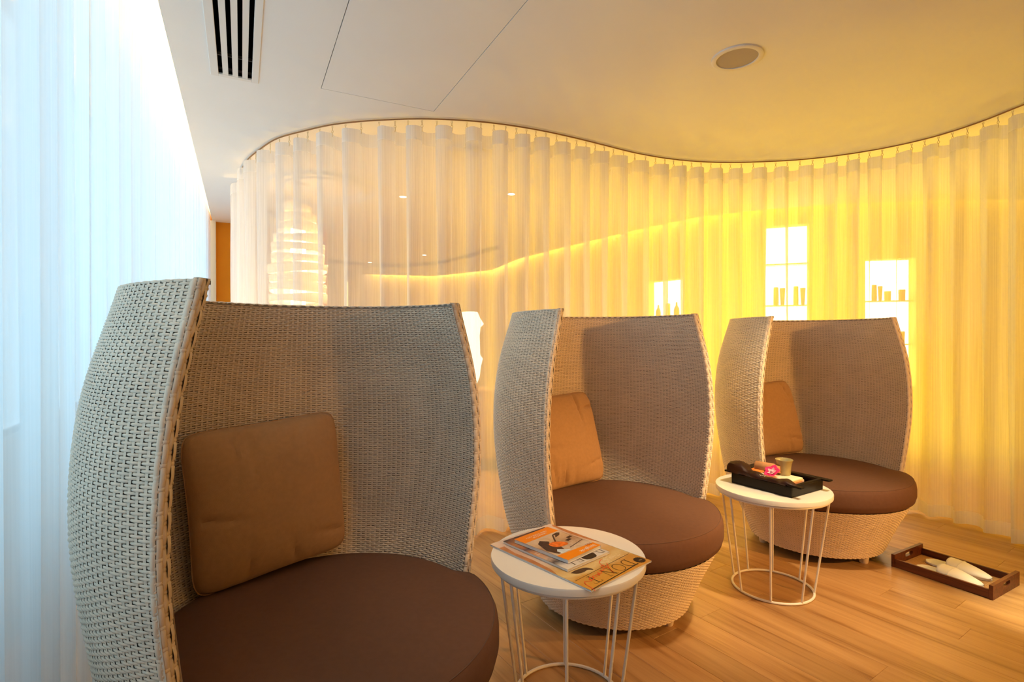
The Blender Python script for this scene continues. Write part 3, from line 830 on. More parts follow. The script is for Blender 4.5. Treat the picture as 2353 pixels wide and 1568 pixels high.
def copy_tree(o, parent=None):
    c = o.copy(); COL.objects.link(c)
    if parent is not None: c.parent = parent
    for ch in list(o.children): copy_tree(ch, c)
    return c


CH = [((.21094, 1.57835), -1.11261, 'large woven barrel armchair nearest the camera beside the white daylight curtain'),
      ((1.56568, 2.00377), -1.57164, 'middle woven barrel armchair behind the table with magazines'),
      ((3.08796, 1.99003), -1.91962, 'farthest woven barrel armchair, against the yellow part of the curtain')]
proto = make_chair()
for i, ((x, y), fa, lab) in enumerate(CH):
    o = proto if i == 0 else copy_tree(proto)
    o.location = (x, y, 0); o.rotation_euler = (0, 0, fa)
    tag(o, lab, 'armchair', 'woven cocoon armchairs')


# ------------------------------------------------------------------ throw pillows
def pillow_mesh(w, th, seed):
    r = np.random.default_rng(seed); n = 44; g = np.linspace(-1, 1, n); A, B = np.meshgrid(g, g, indexing='ij')
    # edges pull in between the corners
    y = A * (w / 2) * (1 - .055 * (1 - A**2) * 0 - .045 * (1 - np.abs(B) ** 2.2) * np.abs(A)**3) ; z = B * (w / 2) * (1 - .045 * (1 - np.abs(A) ** 2.2) * np.abs(B)**3)
    mx_ = np.maximum(np.maximum(np.abs(A), np.abs(B)), 1e-6); sc_ = 1 / ((np.abs(A) / mx_) ** 8 + (np.abs(B) / mx_) ** 8) ** (1 / 8); sc_ = 1 + (sc_ - 1) * mx_ ** 3; y = y * sc_; z = z * sc_
    prof_ = (np.clip(1 - np.abs(A) ** 2.4, 0, 1) * np.clip(1 - np.abs(B) ** 2.4, 0, 1)) ** .42
    wr = np.zeros_like(A)
    for k in range(9):   # creases running in from an edge
        e = r.integers(0, 4); p = r.uniform(-.75, .75); wd = r.uniform(.025, .055); ln = r.uniform(.3, .65); tl = r.uniform(-.25, .25)
        if e == 0: u, v = (B - p - tl * (A + 1)), (A + 1)
        elif e == 1: u, v = (B - p + tl * (1 - A)), (1 - A)
        elif e == 2: u, v = (A - p - tl * (B + 1)), (B + 1)
        else: u, v = (A - p + tl * (1 - B)), (1 - B)
        wr += -r.uniform(.008, .018) * np.exp(-(u / wd) ** 2) * np.exp(-(v / ln) ** 2) * np.clip(v * 6, 0, 1)
    x = th / 2 * prof_
    front = np.stack([x + wr * (prof_ > .02), y, z], -1).reshape(-1, 3); back = np.stack([-x * .9, y, z], -1).reshape(-1, 3)
    V = np.concatenate([front, back]); Q = []
    for i in range(n - 1):
        for j in range(n - 1):
            a = i * n + j; Q.append((a, a + n, a + n + 1, a + 1)); b = a + n * n; Q.append((b, b + 1, b + n + 1, b + n))
    me = make_mesh('throw_pillow', V, Q, M_PILLOW, True)
    bm = bmesh.new(); bm.from_mesh(me); bmesh.ops.remove_doubles(bm, verts=bm.verts, dist=1e-5); bmesh.ops.recalc_face_normals(bm, faces=bm.faces); bm.to_mesh(me); bm.free()
    # piped edge
    k = np.r_[np.arange(n), [i * n + n - 1 for i in range(1, n)], [(n - 1) * n + j for j in range(n - 2, -1, -1)], [i * n for i in range(n - 2, 0, -1)]]
    edge = [tuple(front[i * n]) for i in range(n)] + [tuple(front[(n - 1) * n + j]) for j in range(1, n)] + [tuple(front[i * n + n - 1]) for i in range(n - 2, -1, -1)] + [tuple(front[j]) for j in range(n - 2, 0, -1)]
    return me, edge


PIL = [(-.389, .051, .723, -.121, -.077, .055, .489), (-.392, -.037, .701, .103, -.267, .035, .483), (-.39, -.06, .704, .164, -.261, .046, .483)]
PLAB = ['square brown throw pillow leaning in the armchair nearest the camera', 'square tan throw pillow lit orange in the middle armchair', 'square brown throw pillow half hidden in the farthest armchair']
for i, (x, y, z, yw, le, ro, w) in enumerate(PIL):
    me, edge = pillow_mesh(w * 1.055, .165, 3 + i)
    (cx, cy_), fa, _ = CH[i]
    M = Matrix.Translation((cx, cy_, 0)) @ Matrix.Rotation(fa, 4, 'Z') @ Matrix.Translation((x + .005, y, z)) @ Matrix.Rotation(yw, 4, 'Z') @ Matrix.Rotation(le, 4, 'Y') @ Matrix.Rotation(ro, 4, 'X')
    o = bpy.data.objects.new('throw_pillow', me); COL.objects.link(o); o.matrix_world = M
    tag(o, PLAB[i], 'pillow', 'throw pillows in the armchairs')
    MB().tube(edge, .0022, 5, closed=True).build('edge_seam', M_PILLOW, o, True)

# ------------------------------------------------------------------ side tables
TZ = .5057


def make_table(legs):
    root = empty('side_table')
    MB().lathe([(.258, TZ - .024), (.2645, TZ - .022), (.2652, TZ - .004), (.2635, TZ), (0, TZ)], 96).build('tabletop', M_WHITE, root, True)
    for p in root.children[0].data.polygons:
        if len(p.vertices) < 5 and abs(p.normal.z) > .95: p.use_smooth = False
    MB().tube(circle(.250, 72, TZ - .0305), .0056, 8, closed=True).build('top_ring', M_WMETAL, root, True)
    MB().tube(circle(.1845, 64, .0062), .0058, 8, closed=True).build('base_ring', M_WMETAL, root, True)
    for a in legs:
        c, s = math.cos(math.radians(a)), math.sin(math.radians(a))
        MB().tube([(.1845 * c, .1845 * s, .008), (.249 * c, .249 * s, TZ - .030)], .0052, 10).build('leg', M_WMETAL, root, True)
    return root


T1 = (1.0010, 1.5262); T2 = (2.36192, 1.73908)
for c, legs, lab in ((T1, [178, -169, -124, -84, -61, 112, 60, 10], 'round white wire-leg side table holding magazines, in front of the middle armchair'), (T2, [112.3, 169.4, 74.6, -145.2, 35.6, -6.8, -101., -53], 'round white wire-leg side table holding the black tray, before the far armchair')):
    t = make_table(legs); t.location = (*c, 0); tag(t, lab, 'side table', 'white wire side tables')

# ------------------------------------------------------------------ magazines
SERIF = {  # strokes on a unit-high letter: lists of (polyline, width)
    'D': (.80, [([(.14, 0), (.14, 1)], .07), ([(0, 0), (.30, 0)], .03), ([(0, 1), (.30, 1)], .03),
                ([(.30, 1), (.52, .96), (.68, .82), (.75, .5), (.68, .18), (.52, .04), (.30, 0)], .055)]),
    'O': (.86, [([(.43 + .41 * math.cos(t), .5 + .5 * math.sin(t)) for t in np.linspace(0, 2 * PI, 33)], .05)]),
    'N': (.86, [([(.14, 0), (.14, 1)], .028), ([(.14, 1), (.74, 0)], .075), ([(.74, 0), (.74, 1)], .028), ([(0, 0), (.28, 0)], .025), ([(.0, 1), (.16, 1)], .025), ([(.60, 1), (.88, 1)], .025)]),
    'T': (.74, [([(.37, 0), (.37, 1)], .075), ([(0, 1), (.74, 1)], .03), ([(.0, 1), (.0, .8)], .025), ([(.74, 1), (.74, .8)], .025), ([(.22, 0), (.52, 0)], .025)]),
    'E': (.66, [([(.14, 0), (.14, 1)], .09), ([(0, 0), (.62, 0)], .03), ([(0, 1), (.6, 1)], .03), ([(.14, .52), (.46, .52)], .03), ([(.62, 0), (.62, .25)], .03), ([(.6, 1), (.6, .78)], .03), ([(.46, .42), (.46, .62)], .03)]),
    'L': (.64, [([(.14, 0), (.14, 1)], .09), ([(0, 0), (.62, 0)], .03), ([(0, 1), (.3, 1)], .03), ([(.62, 0), (.62, .25)], .03)]),
    'A': (.86, [([(.1, 0), (.42, 1)], .03), ([(.42, 1), (.76, 0)], .09), ([(.2, .35), (.62, .35)], .03), ([(0, 0), (.22, 0)], .025), ([(.62, 0), (.9, 0)], .025)]),
}


def ribbon(poly, w):
    P = [np.array(p, float) for p in poly]; V = []; Fc = []
    for i, p in enumerate(P):
        a = P[max(0, i - 1)]; b = P[min(len(P) - 1, i + 1)]; t = b - a; t /= (np.hypot(*t) or 1); n = np.array([-t[1], t[0]])
        V += [p + n * w / 2, p - n * w / 2]
    for i in range(len(P) - 1): Fc.append((2 * i + 1, 2 * i + 3, 2 * i + 2, 2 * i))
    return V, Fc


class Flat:
    """flat printed shapes in the plane of a cover"""
    def __init__(s): s.V = []; s.F = []
    def add(s, V, Fc, z):
        o = len(s.V); s.V += [(v[0], v[1], z) for v in V]; s.F += [tuple(i + o for i in f) for f in Fc]; return s
    def poly(s, P, z):
        tris = tessellate_polygon([[Vector((x, y, 0)) for x, y in P]])
        out = []
        for t in tris:
            a, b, c = [np.array(P[i]) for i in t]
            out.append(t if (b - a)[0] * (c - a)[1] - (b - a)[1] * (c - a)[0] > 0 else t[::-1])
        return s.add(P, out, z)
    def line(s, P, w, z): V, Fc = ribbon(P, w); return s.add(V, Fc, z)
    def letter(s, ch, x, y, h, z, sx=1):
        wd, st = SERIF[ch]
        for k, (P, w) in enumerate(st): s.line([(x + p[0] * h * sx, y + p[1] * h) for p in P], w * h, z + k * 2e-6)
        return x + wd * h * sx
    def text(s, body, x, y, h, z, width=None):
        cu = bpy.data.curves.new('lettering', 'FONT'); cu.body = body; cu.size = 1; cu.resolution_u = 3
        ob = bpy.data.objects.new('lettering', cu); COL.objects.link(ob)
        dg = bpy.context.evaluated_depsgraph_get(); me = bpy.data.meshes.new_from_object(ob.evaluated_get(dg))
        V = np.array([v.co[:2] for v in me.vertices]); Fc = [tuple(p.vertices) for p in me.polygons]
        bpy.data.objects.remove(ob); bpy.data.curves.remove(cu); bpy.data.meshes.remove(me)
        k = h / .7; kx = k if width is None else width / V[:, 0].max()
        return s.add(V * np.array([kx, k]) + np.array([x, y]), Fc, z)
    def build(s, name, m, parent, label=None):
        o = obj(name, s.V, s.F, m, parent)
        if label: o['label'] = label
        return o


def magazine(name, origin, xdir, z0, w, h, th, label, cover, wavy=0):
    e = np.array(xdir) - np.array(origin); ang = math.atan2(e[1], e[0])
    t = empty(name, (*origin, z0), ang, label, 'magazine', 'magazines on the side table')
    MB().box((.001, .001, .0006), (w - .002, h - .002, th - .0006)).build('pages', M_PAPER, t)
    MB().box((0, 0, 0), (w, h, .0006)).box((0, 0, .0006), (.0012, h, th)).build('back_cover', M_PAPER, t)
    MB().box((0, 0, th - .0006), (w, h, th)).build('front_cover', cover, t)
    return t


C_SKIN = gradient('cover_skin_photo', [(0, (.76, .60, .50)), (.28, (.62, .40, .28)), (.50, (.74, .56, .42)), (.66, (.62, .38, .13)), (.78, (.70, .52, .24)), (.86, (.55, .27, .05)), (1, (.60, .26, .03))], 'Y', 1 / .467, 0, .22, 12)
z1 = TZ + .0005
m1 = magazine('magazine', (1.090, 1.787), (.790, 1.709), z1, .310, .467, .006, 'largest magazine, lowest of the pile on the side table, amber cover with serif title', C_SKIN)
m1.rotation_euler[2] = math.atan2(1.714 - 1.792, .796 - 1.096)
top = .006 + .00025
f = Flat(); x = .060
for chh, xx in (('D', .058), ('O', .103), ('N', .155), ('T', .232)): f.letter(chh, xx, .403, .047, top + .0002)
f.build('title_lettering', M_INK, m1)
Flat().line([(.312 - .012, .3965), (.01, .384)], .0016, top + .0001).line([(.306, .4655), (.052, .4515)], .0042, top + .0001).build('ruled_lines', M_INK, m1)
b = Flat().poly([(.027 + (.019 + .0022 * (i % 2)) * math.cos(2 * PI * i / 32), .4385 + (.019 + .0022 * (i % 2)) * math.sin(2 * PI * i / 32)) for i in range(32)], top + .0003); b.build('round_seal', M_INK, m1)
Flat().text('BEST', .0155, .437, .006, top + .0004).build('seal_lettering', mat('seal_gold', (.45, .30, .12), .4), m1)
# red script written over the title
SCR = [[(.118, .352), (.143, .362), (.150, .378), (.150, .40), (.171, .443), (.152, .41), (.128, .381)], [(.150, .388), (.158, .382), (.165, .390), (.158, .400), (.151, .393)],
       [(.168, .392), (.171, .404), (.178, .408), (.183, .398), (.184, .410)], [(.190, .400), (.193, .412), (.202, .416), (.206, .405), (.207, .418)],
       [(.212, .410), (.214, .422), (.220, .412), (.226, .414)], [(.228, .424), (.229, .412), (.238, .412), (.240, .424)], [(.246, .424), (.243, .416), (.250, .411), (.258, .418), (.254, .427), (.247, .424)],
       [(.259, .415), (.262, .430)], [(.262, .430), (.272, .425), (.283, .418), (.292, .430), (.297, .455), (.305, .478)], [(.301, .4255), (.3035, .4265)]]
f = Flat()
for k, p in enumerate(SCR): f.line([tuple(q) for q in smooth_path(p, 18)], .0022, top + .0005 + k * 3e-6)
f.build('red_script', M_RED, m1)
Flat().poly([tuple(q) for q in smooth_path([(.270, .352), (.258, .367), (.235, .374), (.210, .372), (.197, .383), (.196, .374), (.204, .357), (.225, .350), (.25, .348), (.269, .351)], 40)], top + .0002).build('dark_hair_picture', mat('hair_print', (.06, .025, .018), .4, vary=.5, vscale=160), m1)
f = Flat()
for k in range(70):
    xx, yy = .095 + rng.normal(0, .026), .362 + rng.normal(0, .010); rr = rng.uniform(.0015, .0035)
    if yy < .392: f.poly([(xx + rr * math.cos(a), yy + rr * math.sin(a)) for a in np.linspace(0, 2 * PI, 7)[:-1]], top + .0001 + k * 1e-6)
f.build('pale_blossom_picture', mat('blossom_print', (.78, .62, .38), .4), m1)
f = Flat()
M_TANP = mat('tan_print', (.48, .19, .07), .4, vary=.2, vscale=30)
f.poly([(.285, .05), (.31 - .001, .05), (.309, .33), (.296, .29), (.290, .2), (.296, .12)], top + .0001).build('arm_picture', M_TANP, m1)
Flat().poly([(.001, .02), (.012, .02), (.020, .12), (.012, .22), (.001, .26)], top + .0001).build('arm_picture', M_TANP, m1)

C_DARK = gradient('cover_portrait_photo', [(0, (.05, .03, .03)), (.2, (.55, .20, .06)), (.34, (.10, .05, .05)), (.5, (.66, .30, .12)), (.68, (.60, .42, .30)), (.80, (.05, .03, .03)), (.9, (.66, .60, .54)), (1, (.70, .64, .56))], 'Y', 1 / .313, 0, .25, 16)
z2 = z1 + .006 + .0014
m2 = magazine('magazine', (1.039, 1.744), (.835, 1.692), z2, .211, .313, .0075, 'middle magazine of the pile, dark portrait cover peeking out under the orange one', C_DARK)
top = .0075 + .00025
f = Flat(); f.letter('D', .010, .268, .036, top + .0002, .9); f.letter('E', .118, .268, .036, top + .0002); f.letter('L', .160, .268, .036, top + .0002); f.build('title_lettering', M_INK, m2)
Flat().poly([tuple(q) for q in smooth_path([(.05, .285), (.062, .308), (.085, .311), (.108, .304), (.112, .285), (.09, .27), (.06, .272), (.05, .284)], 28)], top + .0003).build('dark_hair_picture', M_INK, m2)
f = Flat(); f.text('CITY LIFE', .155, .165, .008, top + .0002, .05); f.text('STYLE', .165, .152, .008, top + .0002, .038); f.build('cover_line', M_WPRINT, m2)

C_CITY = gradient('cover_city_photo', [(0, (.70, .60, .52)), (.35, (.62, .42, .24)), (.55, (.40, .24, .14)), (.8, (.64, .50, .36)), (1, (.70, .60, .50))], 'Y', 1 / .248, 0, .5, 22)
z3 = z2 + .0075 + .0014
m3 = magazine('magazine', (1.032, 1.711), (.863, 1.659), z3, .177, .248, .011, 'topmost magazine of the pile, small with orange bands and a city photo', C_CITY)
top = .011 + .00025
Flat().poly([(0, .0), (.177, .0), (.177, .054), (0, .054)], top).build('orange_band', M_OPRINT, m3)
Flat().poly([(0, .214), (.177, .200), (.177, .248), (0, .248)], top).build('orange_band', M_OPRINT, m3)
Flat().text('MONKS OF', .050, .034, .0085, top + .0003, .070).text('NEW YORK CITY', .036, .0215, .0085, top + .0003, .108).build('white_lettering', M_WPRINT, m3)
Flat().text('bangkok', .012, .2265, .016, top + .0003, .082).build('title_lettering', M_WPRINT, m3)
Flat().text('101', .008, .2070, .0125, top + .0003, .030).build('number_lettering', M_DRED, m3)
f = Flat()
f.poly([(.125, .075), (.150, .09), (.172, .15), (.160, .195), (.120, .19), (.108, .16), (.120, .12), (.105, .10)], top + .0001).poly([(.02, .062), (.05, .066), (.045, .078), (.06, .092), (.03, .085), (.012, .07)], top + .0001)
f.line([(.05, .07), (.10, .13)], .006, top + .00012).line([(.004, .170), (.09, .185)], .003, top + .00012).poly([(.03, .13), (.055, .132), (.052, .145), (.028, .142)], top + .00012).poly([(.008, .115), (.032, .118), (.03, .13), (.006, .127)], top + .00013)
f.build('dark_picture', mat('dark_print', (.06, .03, .022), .4, vary=.5, vscale=120), m3)
Flat().poly([tuple(q) for q in smooth_path([(.075, .13), (.095, .115), (.125, .118), (.130, .135), (.118, .155), (.095, .162), (.070, .160), (.066, .145), (.074, .131)], 30)], top + .0002).build('orange_picture', mat('lily_print', (.80, .17, .02), .4, vary=.3, vscale=80), m3)
Flat().poly([(.098, .198), (.135, .165), (.150, .178), (.148, .200)], top + .0002).build('pale_picture', mat('pale_print', (.62, .68, .70), .4, vary=.15, vscale=60), m3)

# ------------------------------------------------------------------ black serving tray and what it carries
A = np.array([2.24, 1.882]); B = np.array([2.265, 1.566]); ang = math.atan2(B[1] - A[1], B[0] - A[0])
st = empty('serving_tray', (2.2525, 1.724, TZ + .0005), ang, 'black lacquer serving tray with flat end handles on the far side table', 'tray')
# local x runs along the long side, local y to the back (positive)
TL, TD, THh = .316, .270, .050
mb = MB().box((-TL / 2, 0, 0), (TL / 2, TD, .006)).box((-TL / 2, 0, .006), (TL / 2, .008, THh)).box((-TL / 2, TD - .008, .006), (TL / 2, TD, THh)).box((-TL / 2, .008, .006), (-TL / 2 + .008, TD - .008, THh)).box((TL / 2 - .008, .008, .006), (TL / 2, TD - .008, THh))
mb.build('box', M_LACQ, st, bevel=.0012)
MB().box((-.200, 0 + .001, THh), (-.135, .03, THh + .008)).box((-.200, TD - .03, THh), (.202, TD + .004, THh + .008)).box((.135, 0 + .001, THh), (.202, .03, THh + .008)).box((-.200, .03, THh), (-.150, TD - .03, THh + .008)).build('rim', M_LACQ, st, bevel=.001)
MB().box((.1505, .03, THh), (.166, TD - .03, THh + .008)).build('end_rail', M_LACQ, st, bevel=.001)
M4 = st.matrix_basis.copy()


def on_tray(o, x, y, z, rz=0):
    o.location = M4 @ Vector((x, y, z)) if False else Matrix.Translation(st.location) @ Matrix.Rotation(ang, 4, 'Z') @ Vector((x, y, z))
    o.rotation_euler = (0, 0, ang + rz); return o


o = MB().box((-.148, .012, 0), (.148, TD - .012, .0015)).build('tray_liner', M_ORANGE); on_tray(o, 0, 0, .0065); tag(o, 'orange paper liner showing at the ends of the black tray', 'liner')
# slanted orange cards at the two ends
for sx, lab in ((-1, 'red orange card leaning at the left end inside the black tray'), (1, 'orange card leaning at the right end inside the black tray')):
    V = [(sx * .100, .035, .010), (sx * .100, TD - .04, .010), (sx * .148, TD - .04, .054), (sx * .148, .035, .054)]
    V += [(v[0], v[1], v[2] + .0018) for v in V]
    o = obj('orange_card', V, [(0, 1, 2, 3), (7, 6, 5, 4), (0, 4, 5, 1), (1, 5, 6, 2), (2, 6, 7, 3), (3, 7, 4, 0)], M_ORANGE); on_tray(o, 0, 0, 0); tag(o, lab, 'card')
o = MB().box((-.075, .06, 0), (.095, .20, .012)).build('folded_napkin', M_CREAM, bevel=.004); on_tray(o, 0, .01, .0405); tag(o, 'cream folded napkin under the cup on the black tray', 'napkin')
o = MB().box((-.070, .05, 0), (.090, .22, .0315)).build('napkin_box', M_CREAM, bevel=.004); on_tray(o, 0, .01, .0085); tag(o, 'cream block lining the black tray beneath the folded napkin', 'box')
# rolled towel
rt_ = MB(); sp_ = []
for i in range(60):
    a = i / 59 * 2 * PI * 2.6; r = .008 + .018 * i / 59; sp_.append((r * math.cos(a), r * math.sin(a)))
V = [(-.062, y, z) for y, z in sp_] + [(.062, y, z) for y, z in sp_]
o = obj('rolled_towel', V, [(i, i + 1, 61 + i, 60 + i) for i in range(59)], M_PEACH, None, True); sm = o.modifiers.new('solid', 'SOLIDIFY'); sm.thickness = .004
on_tray(o, -.050, .150, .081, math.radians(12)); tag(o, 'rolled peach towel lying on the black tray', 'towel')
# cup
o = MB().lathe([(.0, .004), (.027, .0), (.0295, .003), (.0305, .012), (.032, .035), (.0345, .055), (.0395, .072), (.0415, .076), (.0405, .0775), (.037, .073), (.032, .055), (.0295, .035), (.028, .012), (0, .009)], 40).build('tea_cup', M_CUP, None, True)
on_tray(o, .012, .185, .053); tag(o, 'small olive green glazed cup with flared lip on the black tray', 'cup')


def petal(L, Wd, curl):
    n = 7; V, Fc = [], []
    for i in range(n):
        t = i / (n - 1); w = Wd * math.sin(PI * min(1, t * .92 + .06)) ** .8
        for k in (-1, -.5, 0, .5, 1): V.append((t * L, k * w / 2, curl * (t ** 2) * L + .12 * abs(k) * w))
    for i in range(n - 1):
        for k in range(4): Fc.append((i * 5 + k, i * 5 + k + 1, (i + 1) * 5 + k + 1, (i + 1) * 5 + k))
    return V, Fc


orc = empty('orchid_flower', (0, 0, 0), 0, 'magenta orchid bloom with a pale heart lying before the cup on the black tray', 'flower')
on_tray(orc, .0, .104, .072); orc.rotation_euler = (math.radians(38), 0, ang); orc.scale = (1.2, 1.2, 1.2)
for k, a in enumerate((90, 18, 162, 234, 306)):
    V, Fc = petal(.034, .034, .22); o = obj('petal', V, Fc, M_PINK, orc, True); o.rotation_euler = (0, -.08, math.radians(a)); sm = o.modifiers.new('solid', 'SOLIDIFY'); sm.thickness = .001
    V, Fc = petal(.020, .013, .4); q = obj('petal_base', V, Fc, M_PALE, o, True); q.location = (0, 0, .0012)
MB().lathe([(.0, 0), (.006, .002), (.007, .007), (.004, .012), (0, .013)], 14).build('lip', M_PALE, orc, True)
# dark brown cloth rolled along the front edge
n = 40; V, Fc = [], []; mm_ = 16
for i in range(n):
    t = i / (n - 1); x = -.195 + t * .37
    big = .031 * math.exp(-((t - .17) / .17) ** 2) + .022 + .004 * math.sin(t * 17) + .003 * math.sin(t * 31)
    if t < .06: big *= .35 + .65 * (t / .06)
    if t > .95: big *= .45 + .55 * (1 - t) / .05
    hgt = big * .72; zc = THh + .008 + hgt * .42 + .010 * math.exp(-((t - .17) / .2) ** 2); yc_ = .013 + .004 * math.sin(t * 9) + (.012 * (1 - t))
    for k in range(mm_):
        a = 2 * PI * k / mm_; rr = 1 + .06 * math.sin(3 * a + t * 20) + .04 * math.sin(5 * a - t * 33)
        yy = max(-.012, yc_ + big * 1.05 * rr * math.cos(a)); zz = zc - .006 + hgt * rr * math.sin(a) * .9
        lowest = .0587 if abs(x) > .131 else (.0506 if yy < .0095 else .030)
        if abs(x) <= .131 and yy > .0095 and math.sin(a) < -.2: zz = .034
        V.append((x, yy, max(lowest, zz)))
for i in range(n - 1):
    for k in range(mm_): l = (k + 1) % mm_; Fc.append((i * mm_ + k, i * mm_ + l, (i + 1) * mm_ + l, (i + 1) * mm_ + k))
Fc += [tuple(range(mm_))[::-1], tuple((n - 1) * mm_ + k for k in range(mm_))]
cl = obj('eye_pillow', V, Fc, M_DBROWN, None, True); on_tray(cl, 0, 0, 0); tag(cl, 'dark brown satin roll laid along the front edge of the black tray', 'cloth roll')
# small white print on it
zt_ = lambda x: THh + .052
f = Flat()
for k in range(9): f.line([(-.028 + k * .007, -.002 + .002 * math.sin(k * 2.1)), (-.026 + k * .007, .003 + .0015 * math.cos(k * 1.7)), (-.023 + k * .007, -.001)], .0014, 0)
pr_ = f.build('white_print', M_WPRINT, cl); pr_.location = (-.006, .0035, THh + .0228); pr_.rotation_euler = (math.radians(48), 0, 0)

# ------------------------------------------------------------------ slipper tray on the floor
A = np.array([3.152, 1.596]); B = np.array([3.167, 1.164]); ang2 = math.atan2(B[1] - A[1], B[0] - A[0])
sl_ = empty('slipper_tray', (*((A + B) / 2), 0), ang2, 'mahogany tray with slot handles holding white slippers on the wood floor', 'tray')
L2, DD = .432, .316


def end_board(x0, x1, name):
    """board across the tray with a slotted hand hole"""
    n = 32; out, inn = [], []
    cy0, cz0 = DD / 2, .044
    for i in range(n):
        a = 2 * PI * i / n; c, s = math.cos(a), math.sin(a)
        k = 1 / max(abs(c) / (DD / 2), abs(s) / .0345); oy, oz = c * k, s * k
        out.append((cy0 + oy, .0345 + oz)); e = .3; inn.append((cy0 + .040 * math.copysign(abs(c) ** e, c), cz0 + .011 * math.copysign(abs(s) ** .6, s)))
    # true corners
    for (yy, zz) in ((0, 0), (0, .069), (DD, 0), (DD, .069)):
        j = min(range(n), key=lambda i: (out[i][0] - yy) ** 2 + (out[i][1] - zz) ** 2); out[j] = (yy, zz)
    V = [(x, y, z) for x in (x0, x1) for ring in (out, inn) for y, z in ring]; Fc = []
    for i in range(n):
        j = (i + 1) % n
        Fc += [(i, n + i, n + j, j), (2 * n + j, 3 * n + j, 3 * n + i, 2 * n + i), (i, j, 2 * n + j, 2 * n + i), (n + j, n + i, 3 * n + i, 3 * n + j)]
    return obj(name, V, Fc, M_MAHOG, sl_)


MB().box((-L2 / 2 + .016, .006, .004), (L2 / 2 - .016, DD - .006, .010)).build('bottom_board', M_MAHOG, sl_)
end_board(-L2 / 2, -L2 / 2 + .016, 'end_board'); end_board(L2 / 2 - .016, L2 / 2, 'end_board')
MB().box((-L2 / 2 + .016, .002, .002), (L2 / 2 - .016, .014, .046)).build('side_board', M_MAHOG, sl_, bevel=.0015)
MB().box((-L2 / 2 + .016, DD - .014, .002), (L2 / 2 - .016, DD - .002, .046)).build('side_board', M_MAHOG, sl_, bevel=.0015)
# woven mat in the bottom
Cs, Ws, Ns = [], [], []
p_ = .0095; nx, ny = int((L2 - .036) / p_), int((DD - .032) / p_)
u5 = np.array([-1, -.6, 0, .6, 1]) * p_ * .95
for i in range(nx):
    for j in range(ny):
        x0 = -L2 / 2 + .018 + (i + .5) * p_; y0 = .016 + (j + .5) * p_
        if (i + j) % 2: Cs.append([(x0 + u, y0, .0118) for u in u5]); Ws.append([(0, 1, 0)] * 5)
        else: Cs.append([(x0, y0 + u, .0118) for u in u5]); Ws.append([(-1, 0, 0)] * 5)
        Ns.append([(0, 0, 1)] * 5)
strand_mesh('woven_mat', np.array(Cs), np.array(Ws, float), np.array(Ns, float), .0040, np.array([-.001, .0008, .0016, .0008, -.001]), mat('straw_weave', (.42, .21, .07), .6, .3), sl_, .0008)


def make_slipper():
    root = empty('slipper')
    n = 26; V = []
    def half(t):   # outline half width, t 0 heel .. 1 toe
        return .046 * math.sqrt(max(0, 1 - (max(0, .18 - t) / .18) ** 2)) * (1 + .34 * math.exp(-((t - .52) / .22) ** 2)) * (1 if t < .66 else math.sqrt(max(0, 1 - ((t - .66) / .34) ** 2)) ** .9)
    L = .285
    ts = np.linspace(0.0, 1, n); poly = [(t * L, max(.0008, half(t))) for t in ts]; poly2 = poly + [(x, -y) for x, y in poly[::-1]]
    MB().prism(poly2[::-1], 0, .011).build('sole', M_SLIP, root, bevel=.003)
    # closed-toe vamp
    tv = np.linspace(.40, .995, 20); V, Fc = [], []; m = 14
    for t in tv:
        w = half(t) * 1.03 + .001; h = .040 * (1 - ((t - .40) / .61) ** 1.6) + .005
        if t < .50: h *= 1.0
        for k in range(m + 1):
            a = PI * k / m; V.append((t * L + (.010 * math.sin(a) if t < .5 else 0) * -1, w * math.cos(a) * (1 if abs(math.cos(a)) < .99 else 1), .009 + h * math.sin(a) ** .62))
    for i in range(len(tv) - 1):
        for k in range(m): a = i * (m + 1) + k; Fc.append((a, a + 1, a + m + 2, a + m + 1))
    v = obj('vamp', V, Fc, M_SLIP, root, True); s = v.modifiers.new('solid', 'SOLIDIFY'); s.thickness = .005; s.offset = -1
    t = .56; w = half(t) * 1.03 + .002; h = .040 * (1 - ((t - .40) / .61) ** 1.6) + .0065
    MB().tube([(t * L, w * math.cos(a),   .009 + h * math.sin(a) ** .62) for a in np.linspace(.05, PI - .05, 20)], .0017, 6).build('stitched_seam', M_SLIP, v, True)
    return root


s1 = make_slipper(); s2 = copy_tree(s1)
for s, (hx, hy), (tx, ty), lab in ((s1, (3.366, 1.530), (3.381, 1.225), 'white terry slipper farther from the camera in the mahogany tray'), (s2, (3.236, 1.514), (3.247, 1.208), 'white terry slipper nearer the camera in the mahogany tray')):
    s.location = (hx, hy, .0138); s.rotation_euler = (0, 0, math.atan2(ty - hy, tx - hx)); tag(s, lab, 'slipper', 'pair of slippers')

# ------------------------------------------------------------------ lamps behind the curtain
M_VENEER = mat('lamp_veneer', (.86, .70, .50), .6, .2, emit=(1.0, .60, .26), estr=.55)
M_BULB = emission('lamp_bulb', (1.0, .86, .62), 9.0)


